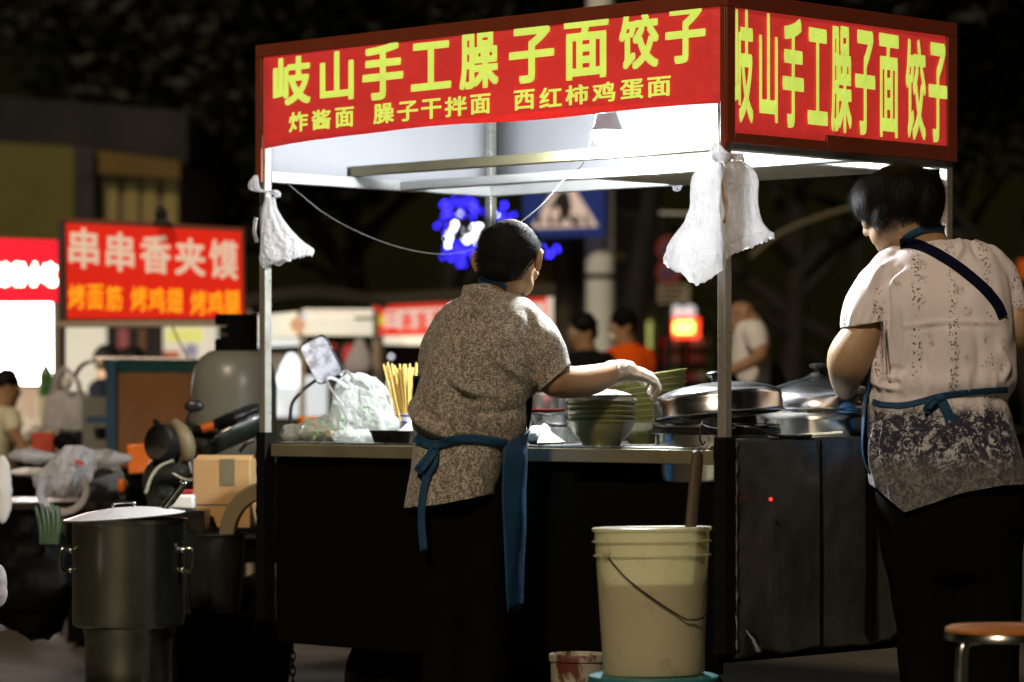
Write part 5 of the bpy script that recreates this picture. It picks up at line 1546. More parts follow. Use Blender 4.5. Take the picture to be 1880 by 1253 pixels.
# clear basin stack under the carton
film('tub_clear', (.03, .036, .026), .35, .2, .35, 12, .2, .6)
tc_ = W(395, 1128, 10.35); g = G(); g.lathe([(.0005, .003), (.075, 0), (.080, .01), (.098, .25), (.104, .256), (.103, .262), (.095, .255), (.076, .014), (.0005, .012)], tc_, n=40)
tag(g.obj('plastic_tub', 'tub_clear', loc=tc_), 'tall clear plastic tub below the cardboard box', 'tub')
g = G(); q = tc_.copy(); g.lathe([(.0005, 0), (.13, 0), (.13, .012), (.125, q.z - .014), (.13, q.z - .002), (.0005, q.z - .002)], (q.x, q.y, 0), n=36)
tag(g.obj('keg', 'black_paint', loc=(q.x, q.y, 0)), 'black keg under the tall clear tub', 'keg')
c = W(335, 905, 10.5)
g = G(); g.box(c + Vector((.0, .02, -.03)), (.08, .08, .05)); tag(g.obj('paper_bag', 'paper_white', bevel=.01), 'creased white packet behind the ladle of the stock pot', 'packet')
g = G(); g.box(c + Vector((.01, .01, .003)), (.05, .05, .015)); tag(g.obj('red_packet', 'red_plate', bevel=.004), 'small red packet on top of the white one behind the ladle', 'packet')
k_ = G(); k_.box(c + Vector((0, .02, -.30)), (.16, .2, .488)); tag(k_.obj('crate', 'tray_dark', bevel=.006), 'dark crate under the white packet behind the stock pot', 'crate')

# ------------------------------------------------------------------ clutter further left
def soft(px, py, rx, ry, Y, mat, nm, label, cat, seed=0, dp=.8, amp=.28, floor=None):
    c = W(px, py, Y); s = S_(Y); g = G(); g.ball(c, (rx / s, min(rx, ry) * dp / s, ry / s), 40, 26)
    g.nrm = [(p - c).normalized() for p in g.v]
    wobble(g, min(rx, ry) / s * amp, 14, seed); wobble(g, min(rx, ry) / s * amp * .5, 40, seed + 3); wobble(g, min(rx, ry) / s * amp * .2, 90, seed + 4)
    if floor is not None:
        for p in g.v: p.z = max(p.z, floor)
    return tag(g.obj(nm, mat, angle=180), label, cat)
Yg = 12.0
tbl = thing('work_table', 'dark work table with plastic bags at the left edge', 'table', (W(70, 900, Yg).x, Yg, 0))
c = W(70, 925, Yg); G().box(c, (.62, .55, .03)).obj('table_top', 'tray_dark', tbl, bevel=.004)
for qx in (-1, 1):
    for qy in (-1, 1):
        g = G(); e = c + Vector((qx * .28, qy * .24, -.015)); g.tube([e, Vector((e.x, e.y, .002))], .015, 8); g.obj('leg', 'black_paint', tbl)
b4 = thing('plastic_bag', 'pale plastic bag with red print slumped over the table edge at the left', 'plastic bag', W(118, 938, Yg - .32))
pleated([(140, 818, 14), (134, 838, 34, -.3), (124, 862, 42, -.2), (116, 890, 36), (112, 912, 24)], Yg - .32, '', '', seed=5, depth=.6, amp=.3, fine=.2, cap=True).obj('body', 'bag_white', b4)
simple('red_print', (.50, .06, .03), .5)
g = G(); g.box(W(146, 850, Yg - .32 - .08), (.034, .003, .016), (Vector((.95, 0, -.3)), Vector((0, 1, 0)), Vector((.3, 0, .95)))); g.obj('print', 'red_print', b4, bevel=.004)
g = G(); g.tube(crom([W(x, y, Yg - .42) for x, y in ((84, 880), (74, 905), (86, 930), (118, 940), (146, 928), (158, 900), (150, 872))], 6), .017, 10, flat=.6); g.obj('handle', 'bag_white', b4)
soft(185, 842, 58, 16, Yg - .2, 'bag_white', 'plastic_bag', 'pinkish plastic bag spread out toward the tricycle', 'plastic bag', 7, 1.2, .35)
soft(58, 838, 46, 13, Yg - .1, 'bag_white', 'plastic_bag', 'bright white plastic bag lying flat at the left edge', 'plastic bag', 9, 1.6, .4)
soft(60, 868, 44, 10, Yg - .16, 'paper_white', 'foam_lid', 'white foam lid under the flat white bag at the left edge', 'lid', 12, 1.6, .2)
soft(196, 895, 40, 44, Yg - .05, 'tee_grey', 'sack', 'greyish brown sack slumped behind the stock pot', 'sack', 11, .9, .25)
soft(224, 892, 9, 14, Yg - .3, 'orange_plastic', 'orange_fruit', 'orange fruit beside the greyish sack', 'fruit', 2, 1, .1)
soft(6, 900, 18, 62, Yg - .6, 'paper_white', 'cloth_towel', 'cream towel hanging at the left edge of the picture', 'towel', 4, .5, .3)
g = G(); g.box(W(80, 812, 12.6), (.085, .06, .075)); tag(g.obj('carton', 'red_print', bevel=.004), 'small dark red carton under the hanging white bag', 'carton')
soft(118, 812, 20, 16, 12.5, 'black_rubber', 'black_pouch', 'black pouch beside the small dark red carton', 'pouch', 6, 1, .2)
g = G(); g.box(W(257, 842, 12.0), (.09, .10, .11), (Vector((1, .1, .06)).normalized(), Vector((-.1, 1, 0)).normalized(), Vector((-.06, 0, 1)).normalized())); tag(g.obj('orange_crate', 'orange_plastic', bevel=.006), 'orange plastic crate left of the tricycle headlight', 'crate')
g = G(); g.box(W(262, 930, 12.1), (.22, .2, .24)); tag(g.obj('crate', 'black_paint', bevel=.006), 'dark crate below the orange one', 'crate')
# black refuse sack with leeks
YH = 10.9
simple('sack_black', (.003, .003, .003), .6, bstr=.3, spec=.1)
simple('leek_green', (.025, .06, .010), .5)
soft(62, 1060, 84, 108, YH, 'sack_black', 'refuse_sack', 'black plastic sack on the ground at the left edge', 'sack', 3, .9, .22, .012)
for q in range(5):
    g = G(); a = W(78 + q * 6, 1000, YH - .16); b = W(66 + q * 10, 930 - 4 * (q % 2), YH - .14)
    g.tube(crom([a, a.lerp(b, .5) + Vector((.006, 0, 0)), b], 4), [.012] * 5 + [.011, .010, .009, .008], 8, flat=.6)
    tag(g.obj('leek', 'leek_green'), 'green leek stalk sticking out of the black sack', 'leek', 'leeks in the black sack')
soft(-2, 1075, 16, 38, 9.4, 'bag_white', 'plastic_bag', 'crumpled white plastic at the very left edge near the ground', 'plastic bag', 8, .8, .3)

# ------------------------------------------------------------------ the skewer stall with the red sign
YQ = 15.0
def sign_emit(name, col, e, rough=.45):
    k = NT(name); c = k.mix(k.noise(3, 3), vary(col, .82), vary(col, 1.08))
    return k.done(k.bsdf(c, rough, 0, .3, k.noise(9, 3), .15, .01, emit=c, estr=e))
sign_emit('sign_red', (.72, .018, .006), .62)
sign_emit('sign_white', (.80, .62, .46), .55)
sign_emit('sign_yellow', (.90, .42, .01), .75)
simple('sign_frame', (.20, .05, .025), .5)
simple('pale_rail', (.45, .38, .27), .5)
ss = thing('stall_sign', 'red sign with white and yellow writing on the skewer stall at the left', 'sign', W(279, 590, YQ))
def sgn(px, py, dz): return W(px, py, YQ) + Vector((0, -dz, 0))
q4 = [(108, 399), (449, 418), (452, 590), (113, 592)]
G().prism([sgn(x, y, 0) for x, y in q4], (0, .05, 0)).obj('board', 'sign_frame', ss, bevel=.004)
G().prism([sgn(x, y, .006) for x, y in [(121, 410), (443, 426), (446, 584), (124, 585)]], (0, .005, 0)).obj('face', 'sign_red', ss)
G().bar(W(106, 596, YQ - .0), W(454, 594, YQ), .05, .028).obj('lower_rail', 'pale_rail', ss, bevel=.003)
g = G()
def bil(px, py): return sgn(px, py, .010)
for i, ch in enumerate('串串香夹馍'):
    x0 = [127, 195, 258, 322, 385][i]; x1 = [182, 247, 314, 377, 437][i]
    y0 = [419, 427, 432, 438, 441][i]; y1 = [494, 499, 503, 507, 513][i]
    write(g, ch, lambda a, b: bil(x0 + (x1 - x0) * a, y1 + (y0 - y1) * b + (a - .5) * 4), .026)
g.obj('lettering', 'sign_white', ss, smooth=False)
g = G()
for ch, x0, x1, y in (('烤', 126, 157, 545), ('面', 161, 190, 546), ('筋', 195, 225, 548), ('烤', 241, 270, 549), ('鸡', 273, 303, 551), ('翅', 307, 336, 552), ('烤', 351, 379, 556), ('鸡', 382, 410, 557), ('腿', 413, 441, 557)):
    write(g, ch, lambda a, b: bil(x0 + (x1 - x0) * a, y + 23 - 46 * b), .016)
g.obj('lettering', 'sign_yellow', ss, smooth=False)
g = G(); c = W(296, 398, YQ - .05); g.box(c, (.05, .07, .06)); g.tube([c, c + Vector((-.005, .0, .05))], .018, 10); g.box(c + Vector((.005, -.02, -.035)), (.075, .06, .025))
tag(g.obj('clamp_lamp', 'black_plastic', bevel=.004), 'small black clamp on the top edge of the red skewer sign', 'clamp')
kt = thing('skewer_stall', 'dark stall frame with blue posts under the red skewer sign', 'food stall', (W(270, 700, YQ).x, YQ + .3, 0))
simple('post_dark', (.05, .045, .04), .5)
simple('blue_post', (.02, .07, .13), .4)
simple('teal_glass', (.02, .07, .075), .12, coat=.5)
simple('brown_panel', (.20, .085, .022), .5, nscale=5, amp=.4)
g = G(); g.bar(W(114, 405, YQ), Vector((W(114, 0, YQ).x, YQ, 0)), .03, .03, (0, 1, 0)); g.obj('post', 'post_dark', kt)
g = G(); g.bar(W(447, 590, YQ), Vector((W(447, 0, YQ).x, YQ, 0)), .03, .03, (0, 1, 0)); g.obj('post', 'post_dark', kt)
for x in (205,):
    g = G(); g.bar(W(x, 664, 14.3), Vector((W(x, 0, 14.3).x, 14.3, 0)), .045, .045, (0, 1, 0)); g.obj('cabinet_post', 'blue_post', kt)
G().bar(W(160, 771, 14.3), W(216, 770, 14.3), .03, .03).obj('cabinet_rail', 'blue_post', kt)
g = G(); g.box(W(285, 673, 14.45), (.42, .30, .06)); g.obj('cabinet_top', 'teal_glass', kt, bevel=.006)
g = G(); g.tube(crom([W(138, 690, 14.3), W(150, 672, 14.3), W(172, 662, 14.3), W(200, 659, 14.3), W(360, 661, 14.3)], 6), .010, 8); g.obj('glass_edge', 'lid_steel', kt)
g = G(); g.box(W(282, 772, 14.42), (.36, .24, .42)); g.obj('cabinet_panel', 'brown_panel', kt, bevel=.004)
g = G(); g.box(W(180, 790, 14.5), (.11, .24, .30)); g.obj('cabinet_panel', 'tee_grey', kt, bevel=.004)
g = G(); g.box(Vector((W(260, 0, 14.5).x, 14.5, .36)), (.62, .4, .68)); g.obj('cabinet_base', 'black_paint', kt, bevel=.004)
g = G(); g.tube(crom([W(316, 600, 14.9), W(330, 630, 14.9), W(347, 662, 14.9)], 6), .004, 6); g.obj('hanging_cord', 'black_rubber', kt)
b5 = thing('plastic_bag', 'white plastic bag hanging by its handles from the skewer stall post', 'plastic bag', W(122, 790, 14.7))
pleated([(122, 718, 28), (122, 730, 36), (122, 750, 42), (122, 775, 45), (122, 789, 43)], 14.7, '', '', seed=2, depth=.5, amp=.12).obj('body', 'bag_white', b5)
for sx in (-1, 1):
    g = G(); g.tube(crom([W(122 + sx * 26, 724, 14.66), W(122 + sx * 20, 700, 14.66), W(120 + sx * 8, 684, 14.68), W(119, 676, 14.7)], 5), .016, 8, flat=.35); g.obj('handle', 'bag_white', b5)
soft(122, 704, 11, 14, 14.62, 'paper_white', 'paper_wad', 'white wad of paper between the handles of the hanging bag', 'paper', 1, .8, .15)
# ------------------------------------------------------------------ bright stall at the left edge
YA = 17.0
glow('panel_glow', (1.0, .99, .94), 15.0, .05, 4)
sign_emit('far_sign_red', (.85, .012, .03), 1.0)
glow('letter_glow', (1.0, .93, .70), 9, .05)
sa = thing('lit_stall', 'glaring white lit stall with a red sign at the left edge', 'food stall', (W(20, 0, YA).x, YA, 0))
G().prism([W(x, y, YA) for x, y in [(-160, 432), (104, 441), (105, 556), (-160, 556)]], (0, .06, 0)).obj('sign_board', 'far_sign_red', sa, bevel=.006)
g = G()
for i in range(6):
    for px, ch in ((-60 + i * 28, '面皮凉粉小吃'[i]),):
        write(g, ch, lambda a, b: W(px + 24 * a, 526 - 44 * b, YA - .006), .06)
g.obj('sign_letters', 'letter_glow', sa, smooth=False)
G().box(W(-28, 632, YA + .5), (.80, .02, .44)).obj('light_panel', 'panel_glow', sa)
G().box(W(-28, 830, YA + .2), (.80, .5, .05)).obj('counter', 'pale_rail', sa, bevel=.004)
G().box(Vector((W(-28, 0, YA).x, YA + .2, .40)), (.78, .45, .76)).obj('stall_body', 'black_paint', sa)
G().box(W(-28, 745, YA + .44), (.78, .03, .20)).obj('back_shelf', 'paper_white', sa)
for x in (-150, 102):
    g = G(); g.bar(W(x, 556, YA + .03), Vector((W(x, 0, YA).x, YA + .03, .02)), .03, .03, (0, 1, 0)); g.obj('post', 'pale_rail', sa)
random.seed(4)
cols = ['orange_plastic', 'leaf_green', 'red_print', 'noodle_dough', 'paper_white']
for i, (x, y, r, m_) in enumerate([(8, 800, 14, 0), (30, 806, 13, 2), (18, 784, 12, 1), (46, 800, 14, 4), (62, 790, 15, 4), (40, 778, 12, 3), (4, 770, 10, 1)]):
    c = W(x, y, YA - .02 + .05 * (i % 3)); s = S_(YA); g = G(); g.ball(c, r / s, 18, 12); g.nrm = [(p - c).normalized() for p in g.v]; wobble(g, r / s * .2, 30, i)
    tag(g.obj('vegetable', cols[m_]), ['orange vegetable at the front of the glaring stall', 'red vegetable right of the orange one on the glaring stall', 'green vegetable above the orange one on the glaring stall', 'pale bundle on the glaring stall counter', 'larger pale bundle at the right of the glaring stall counter', 'cream coloured bundle behind the pale ones on the glaring stall', 'green vegetable at the picture edge on the glaring stall'][i], 'vegetable')
bb = thing('green_bottle', 'green bottle standing on the glaring stall near its right post', 'bottle', W(84, 728, YA + .1))
simple('bottle_green', (.05, .16, .03), .2)
c = W(84, 728, YA + .1); g = G(); g.lathe([(.0005, 0), (.036, 0), (.038, .02), (.038, .11), (.03, .14), (.014, .165), (.013, .2), (.0005, .2)], c, n=24); g.obj('body', 'bottle_green', bb)
g = G(); g.lathe([(.0005, .0), (.05, 0), (.05, .30), (.0005, .30)], c - Vector((0, 0, .301)), n=24); tag(g.obj('tin', 'noodle_dough'), 'yellowish tin under the green bottle on the glaring stall', 'tin')
passer('customer with dark hair in a pale orange top at the left edge', 15.6, 14, 680, 60, (.9, .3, -.2), [(742, -8, 14, 0, .05), (750, -24, 24, 0, .09), (770, -34, 28, 0, .12), (820, -34, 28, 0, .12), (900, -30, 26, 0, .12)], 'noodle_dough', [[(20, 766, 15.5, 15), (28, 800, 15.4, 12), (40, 815, 15.3, 10)]])

# ------------------------------------------------------------------ shop house behind the red sign
simple('wall_olive', (.10, .095, .014), .8, nscale=1.2, amp=.25)
simple('wall_ochre', (.13, .08, .013), .8, nscale=1.5, amp=.3)
simple('wall_brown', (.15, .13, .09), .8, nscale=1.0, amp=.35)
simple('roof_dark', (.007, .007, .005), .8, nscale=2)
simple('column_dark', (.012, .012, .010), .7)
sign_emit('window_dim', (.24, .19, .06), .08)
sign_emit('window_cream', (.72, .70, .58), .55)
YH2 = 26.0
sh = thing('shop_house', 'dim olive shop front with an ochre fascia behind the red skewer sign', 'building', (W(150, 0, YH2).x, YH2, 0))
def slab(x0, x1, y0, y1, Y, dp, y0b=None, y1b=None):
    return G().prism([W(x0, y0, Y), W(x1, y0 if y0b is None else y0b, Y), W(x1, y1 if y1b is None else y1b, Y), W(x0, y1, Y)], (0, dp, 0))
gy = HOR + EYE * S_(YH2)
slab(-260, 136, 246, gy, YH2, 4, 270).obj('wall', 'wall_olive', sh)
slab(136, 172, 268, gy, YH2 - .2, 1, 272).obj('column', 'column_dark', sh)
slab(172, 330, 276, 318, YH2 - .1, 4, 296, 330).obj('fascia', 'wall_ochre', sh)
slab(172, 330, 319, gy, YH2 + .1, 4, 331).obj('wall', 'wall_brown', sh)
for x in (190, 228, 262, 300):
    f = slab(x, x + 26, 332, 420, YH2 + .05, .04).obj('window', 'window_dim', sh)
slab(-300, 345, 150, 248, YH2 + .06, 6, 205, 300).obj('roof', 'roof_dark', sh)
# lit shop interior seen under the red sign
YI = 22.0
si = thing('lit_kiosk', 'pale lit kiosk with a yellow menu seen below the red skewer sign', 'kiosk', (W(260, 0, YI).x, YI, 0))
slab(118, 195, 598, 760, YI, .1).obj('lit_panel', 'window_cream', si)
slab(196, 300, 598, 760, YI + .02, .1).obj('dark_panel', 'column_dark', si)
mb = slab(300, 398, 598, 700, YI - .02, .1).obj('menu_board', 'window_cream', si)
sign_emit('menu_yellow', (.72, .74, .20), .6); sign_emit('menu_violet', (.30, .28, .42), .4)
slab(305, 372, 604, 628, YI - .03, .008).obj('menu_panel', 'menu_yellow', si)
slab(340, 362, 632, 655, YI - .03, .008).obj('menu_panel', 'menu_violet', si)
slab(300, 330, 645, 664, YI - .035, .008).obj('menu_panel', 'orange_plastic', si)
slab(216, 236, 604, 640, YI - .01, .008).obj('door_strip', 'red_plate', si)
slab(255, 268, 604, 650, YI - .01, .008).obj('door_strip', 'brown_panel', si)
G().box(Vector((W(258, 0, YI).x, YI + .3, .5)), (1.05, .4, 1.0)).obj('kiosk_body', 'column_dark', si)
for i, (x, r) in enumerate(((190, 14), (212, 12), (238, 13), (262, 11), (330, 11))):
    pass
passer('diner with dark hair below the red skewer sign, nearer the blue post', 18.0, 196, 636, 60, (.5, .8, -.1), [(692, 184, 208, 0, .05), (702, 170, 222, 0, .09), (720, 162, 230, 0, .12), (800, 164, 228, 0, .12)], 'tee_black')
passer('diner with dark hair below the red skewer sign, nearer the menu', 18.4, 244, 638, 58, (-.4, .85, -.1), [(692, 234, 256, 0, .05), (702, 222, 268, 0, .09), (720, 214, 276, 0, .12), (800, 216, 274, 0, .12)], 'tee_black')

# ------------------------------------------------------------------ stalls across the way
YC1 = 19.0
sign_emit('board_cream', (.92, .86, .66), .85)
sign_emit('board_white', (.82, .86, .86), .75)
sign_emit('board_peach', (.85, .48, .26), .6)
sign_emit('board_red', (.78, .045, .02), .8)
sign_emit('board_pale', (.88, .74, .60), .8)
sign_emit('board_yellow', (.85, .62, .03), .8)
simple('tarpaulin', (.040, .038, .022), .7, nscale=3)
ca = thing('cream_stall', 'cream lit stall with a dark tarpaulin roof left of the red sign stall', 'food stall', (W(590, 0, YC1).x, YC1, 0))
slab(440, 545, 582, 624, YC1, .06, 573, 618).obj('sign_board', 'board_cream', ca)
slab(556, 684, 568, 615, YC1 - .02, .06, 568, 616).obj('sign_board', 'board_cream', ca)
slab(440, 560, 626, 640, YC1 + .04, .05, 620, 634).obj('valance', 'board_white', ca)
slab(556, 684, 570, 578, YC1 - .03, .008).obj('stripe', 'board_pale', ca)
slab(650, 684, 582, 588, YC1 - .03, .008).obj('stripe', 'tee_grey', ca)
g = G(); c = W(547, 597, YC1 - .04); g.lathe([(.0005, 0), (.045, 0), (.048, .01), (.0005, .014)], c + Vector((0, .0, 0)), (0, -1, 0), 24); g.obj('roundel', 'board_peach', ca)
g = G(); rs = []
for i in range(9):
    t = i / 8; x = 430 + 280 * t
    yt = 560 - 24 * math.sin(t * 3.1) ** .8
    rs.append([W(x, yt, YC1 - .3), W(x, yt - 10, YC1 + .5), W(x, yt - 6, YC1 + 1.4), W(x, yt + 6, YC1 + 1.4), W(x, yt + 10, YC1 - .28)])
g.rings(rs); g.obj('roof', 'tarpaulin', ca)
for x in (455, 555, 690):
    g = G(); g.bar(W(x, 570, YC1 + .03), Vector((W(x, 0, YC1).x, YC1 + .03, 0)), .035, .035, (0, 1, 0)); g.obj('post', 'pale_rail', ca)
slab(450, 556, 650, 690, YC1 + .8, .05).obj('wall_panel', 'pale_rail', ca)
slab(486, 600, 690, 766, YC1 + .7, .05).obj('lit_window', 'board_white', ca)
slab(600, 690, 632, 700, YC1 + 1.0, .05).obj('wall_panel', 'fairing_green', ca)
slab(606, 690, 702, 770, YC1 + .7, .05).obj('wall_panel', 'pale_rail', ca)
G().box(Vector((W(575, 0, YC1).x, YC1 + .5, .46)), (.80, .5, .92)).obj('stall_body', 'tarpaulin', ca)
glow('tube_glow', (.92, .95, 1.0), 2.2, .02)
g = G(); g.tube([W(525, 692, YC1 + .2), W(545, 650, YC1 + .2)], .045, 12); 
wl = thing('hanging_lamp', 'bright white lamp glowing behind the bent black arm', 'lamp', W(533, 705, YC1 + .4))
c = W(535, 690, YC1 + .4); g = G(); g.lathe([(.0005, -.07), (.07, -.065), (.085, -.02), (.06, .06), (.02, .13), (.0005, .135)], c, n=24); g.obj('globe', 'tube_glow', wl)
g = G(); g.tube([c + Vector((0, 0, .13)), c + Vector((0, 0, .36))], .008, 6); g.obj('cord', 'black_rubber', wl)
for i, (x, lab) in enumerate(((545, 'pale round badge on the post of the cream stall'),)):
    g = G(); c = W(559, 582, YC1 - .10); g.lathe([(.0005, .012), (.018, .012), (.022, 0), (.0005, 0)], c, (0, -1, 0), 20); tag(g.obj('badge', 'board_white'), lab, 'badge')
b6 = thing('plastic_bag', 'white and red plastic bag hanging under the cream stall roof', 'plastic bag', W(658, 690, YC1 - .2))
pleated([(660, 622, 6), (660, 640, 14), (660, 658, 22), (658, 676, 24), (656, 686, 16)], YC1 - .2, '', '', seed=3, depth=.6, cap=True).obj('body', 'bag_white', b6)
simple('red_bag', (.70, .03, .03), .4)
soft(640, 652, 12, 20, YC1 - .1, 'red_bag', 'red_bag', 'red bag hanging beside the white one under the cream stall roof', 'bag', 2, .8, .2)
soft(610, 640, 9, 10, YC1 + .1, 'red_bag', 'red_lantern', 'small red lantern behind the grey display plate', 'lantern', 5, .8, .1)
cbx2 = thing('red_sign_stall', 'stall with a long red and cream sign behind the reaching cook', 'food stall', (W(850, 0, YC1).x, YC1 + .3, 0))
YD = 19.4
slab(684, 1014, 562, 616, YD, .06, 545, 606).obj('sign_board', 'board_red', cbx2)
slab(706, 1000, 570, 606, YD - .012, .01, 556, 594).obj('sign_face', 'board_pale', cbx2)
g = G(); c = W(697, 588, YD - .014); g.lathe([(.0005, .004), (.030, .004), (.032, 0), (.0005, 0)], c, (0, -1, 0), 24); g.obj('sign_disc', 'board_yellow', cbx2)
g = G()
for i, ch in enumerate('三亲饭菜包子油饼炒面'):
    x = 708 + i * 28
    write(g, ch, lambda a, b: W(x + 22 * a, 606 - 32 * b - (x - 708) * .045, YD - .018), .03)
g.obj('lettering', 'board_red', cbx2, smooth=False)
slab(684, 1018, 618, 632, YD + .02, .05, 608, 640).obj('valance', 'board_cream', cbx2)
slab(1004, 1016, 546, 640, YD - .02, .05).obj('end_panel', 'board_pale', cbx2)
g = G(); g.bar(W(697, 618, YD + .03), Vector((W(697, 0, YD).x, YD + .03, 0)), .05, .05, (0, 1, 0)); g.obj('post', 'pale_rail', cbx2)
g = G(); g.bar(W(1012, 618, YD + .03), Vector((W(1012, 0, YD).x, YD + .03, 0)), .05, .05, (0, 1, 0)); g.obj('post', 'pale_rail', cbx2)
slab(690, 1010, 634, 740, YD + 1.0, .05).obj('dark_back', 'column_dark', cbx2)
G().box(Vector((W(850, 0, YD).x, YD + .4, .46)), (1.04, .5, .92)).obj('stall_body', 'tarpaulin', cbx2)
slab(684, 1020, 540, 560, YD - .2, 1.5, 520, 544).obj('roof', 'tarpaulin', cbx2)
g = G(); c = W(718, 655, YD + .6); g.ball(c, .012, 12, 8); tag(g.obj('hanging_light', 'tube_glow'), 'tiny bluish light in the dark stall behind the chopsticks', 'light')

# ------------------------------------------------------------------ street signs and poles
YZ = 24.0
simple('sign_blue_glow', (.012, .030, .17), .4, nscale=2, amp=.1, emit=(.012, .030, .17), estr=.4)  # glow added to the plate in place of retroreflected light
sign_emit('sign_white_glow', (.88, .70, .60), .4)  # triangle brightened by added emission; the sign is no lamp
simple('sign_black', (.012, .012, .014), .5)
simple('concrete', (.72, .78, .74), .8, nscale=4, amp=.2)
simple('trunk_bark', (.010, .009, .006), .9, nscale=9, amp=.4, bstr=.6)
cw = thing('crossing_sign', 'blue crossing sign with a white triangle and walking figure', 'road sign', W(1035, 437, YZ))
slab(960, 1110, 296, 437, YZ, .03, 292, 434).obj('plate', 'sign_blue_glow', cw, bevel=.004)
G().prism([W(x, y, YZ - .004) for x, y in [(1036, 318), (1098, 416), (974, 420)]], (0, .003, 0)).obj('triangle', 'sign_white_glow', cw)
g = G()
def flat(poly): g.prism([W(x, y, YZ - .008) for x, y in poly], (0, .003, 0))
for x in (985, 1006, 1058, 1076):
    flat([(x, 414), (x + 9, 414), (x + 4 + (1036 - x) * .10, 394), (x - 3 + (1036 - x) * .10, 394)])
flat([(1026, 352), (1044, 352), (1050, 380), (1046, 396), (1062, 412), (1052, 414), (1038, 400), (1030, 412), (1018, 414), (1028, 392), (1024, 378), (1012, 388), (1008, 382)])
flat([(1029 + 8 * math.cos(t * math.pi / 6) + 6, 342 + 9 * math.sin(t * math.pi / 6)) for t in range(12)])
g.obj('symbol', 'sign_black', cw, smooth=False)
cp = thing('concrete_pole', 'pale concrete pole beside the blue crossing sign', 'pole', (W(1102, 0, YZ + .25).x, YZ + .25, 0))
g = G(); bx = cp.location; g.tube([bx, bx + Vector((0, 0, 3)), bx + Vector((0, 0, 7))], [.115, .105, .09], 24); g.obj('shaft', 'concrete', cp)
for y in (508,):
    g = G(); g.lathe([(.108, -.02), (.114, -.02), (.114, .02), (.108, .02)], (bx.x, bx.y, zc(y, bx.y)), n=24); g.obj('band', 'trunk_bark', cp)
def scatter_crown(center, rad, n, size, seed, squash=1.0):
    rnd = random.Random(seed); g = G(); cl = []
    for _ in range(14):
        v = Vector((rnd.gauss(0, 1), rnd.gauss(0, 1), rnd.gauss(0, 1))).normalized() * rnd.uniform(.25, .95)
        cl.append((Vector((v.x * rad[0], v.y * rad[1], v.z * rad[2])), rnd.uniform(.28, .5)))
    for i in range(n):
        c, r = cl[i % len(cl)]
        v = Vector((rnd.gauss(0, 1), rnd.gauss(0, 1), rnd.gauss(0, 1))).normalized() * (rnd.random() ** .5) * r
        p = Vector(center) + c + Vector((v.x * rad[0], v.y * rad[1], v.z * rad[2]))
        a = Vector((rnd.gauss(0, 1), rnd.gauss(0, 1), rnd.gauss(0, .6))).normalized(); b = a.orthogonal().normalized(); b = (b + a.cross(b) * rnd.uniform(-1, 1)).normalized()
        s = size * rnd.uniform(.6, 1.3)
        g.add([p - a * s, p + b * s * .42, p + a * s, p - b * s * .42], [(0, 1, 2, 3)])
    return g
k = NT('foliage_night')
_oi = k.n('ShaderNodeObjectInfo')
_c = k.mix(k.noise(1.3, 4), (.002, .0035, .0008), (.007, .010, .002))
k.done(k.bsdf(_c, .6, 0, .3))
def tree(px, Y, h, trunk_r, crown_z, rad, n, label, seed, size=.10):
    x = W(px, 0, Y).x
    t = thing('tree', label, 'tree', (x, Y, 0), 'dark street trees')
    base = Vector((x, Y, 0)); g = G(); rnd = random.Random(seed)
    P = [base, base + Vector((rnd.uniform(-.1, .1), 0, crown_z * .5)), base + Vector((rnd.uniform(-.2, .2), 0, crown_z)), base + Vector((rnd.uniform(-.3, .3), 0, h * .85))]
    g.tube(crom(P, 5), [trunk_r * (1.15 - .06 * i) for i in range(16)], 12)
    for q in range(6):
        a = rnd.uniform(0, 6.28); b = P[2] + Vector((0, 0, rnd.uniform(-.3, .4)))
        e = b + Vector((math.cos(a) * rad[0] * .6, math.sin(a) * rad[1] * .6, rnd.uniform(.4, 1.4)))
        g.tube(crom([b, b.lerp(e, .5) + Vector((0, 0, .15)), e], 4), [trunk_r * (.45 - .045 * i) for i in range(9)], 7)
    g.obj('trunk', 'trunk_bark', t)
    scatter_crown((x, Y, h - rad[2] * .75), rad, n, size, seed).obj('crown', 'foliage_night', t, smooth=False)
    return t
tree(1180, 26.5, 7.5, .13, 3.4, (2.6, 2.0, 2.0), 7000, 'dark trunk right of the pale concrete pole, its crown above the stall roof', 1)
tree(620, 30, 7, .16, 2.2, (2.4, 2.0, 2.4), 9000, 'dark leafy tree behind the cream stall', 2)
tree(400, 31, 7.5, .16, 2.4, (2.2, 2.0, 2.4), 9000, 'dark leafy tree between the shop house and the left post', 3)
tree(860, 29, 7, .15, 2.2, (2.2, 1.8, 2.2), 8000, 'dark leafy tree hung with blue lights behind the reaching cook', 4)
tree(1440, 27, 6.5, .15, 1.9, (2.6, 2.0, 2.3), 10000, 'dark leafy tree right of the corner post', 5)
tree(1690, 28, 7, .16, 2.0, (2.6, 2.0, 2.5), 10000, 'dark leafy tree behind the cook in the flowered blouse', 6)
tree(1920, 26, 6.5, .16, 1.8, (2.4, 2.0, 2.3), 9000, 'dark leafy tree at the right edge', 7)
tree(1560, 36, 8, .18, 1.2, (3.4, 2.2, 3.2), 9000, 'tree farther back between the two right hand ones', 8, .12)
tree(150, 36, 9, .18, 3.0, (3.4, 2.2, 3.0), 8000, 'tall dark tree rising over the shop house roof', 9, .12)
simple('hedge_green', (.03, .07, .03), .7, nscale=6, amp=.4)
g = scatter_crown((W(1290, 0, 30).x, 30, .72), (1.6, .6, .55), 5000, .06, 31)
tag(g.obj('hedge', 'hedge_green', smooth=False), 'low green hedge behind the corner post', 'hedge')
g = scatter_crown((W(1640, 0, 31).x, 31, .9), (2.6, .7, .8), 6000, .07, 32)
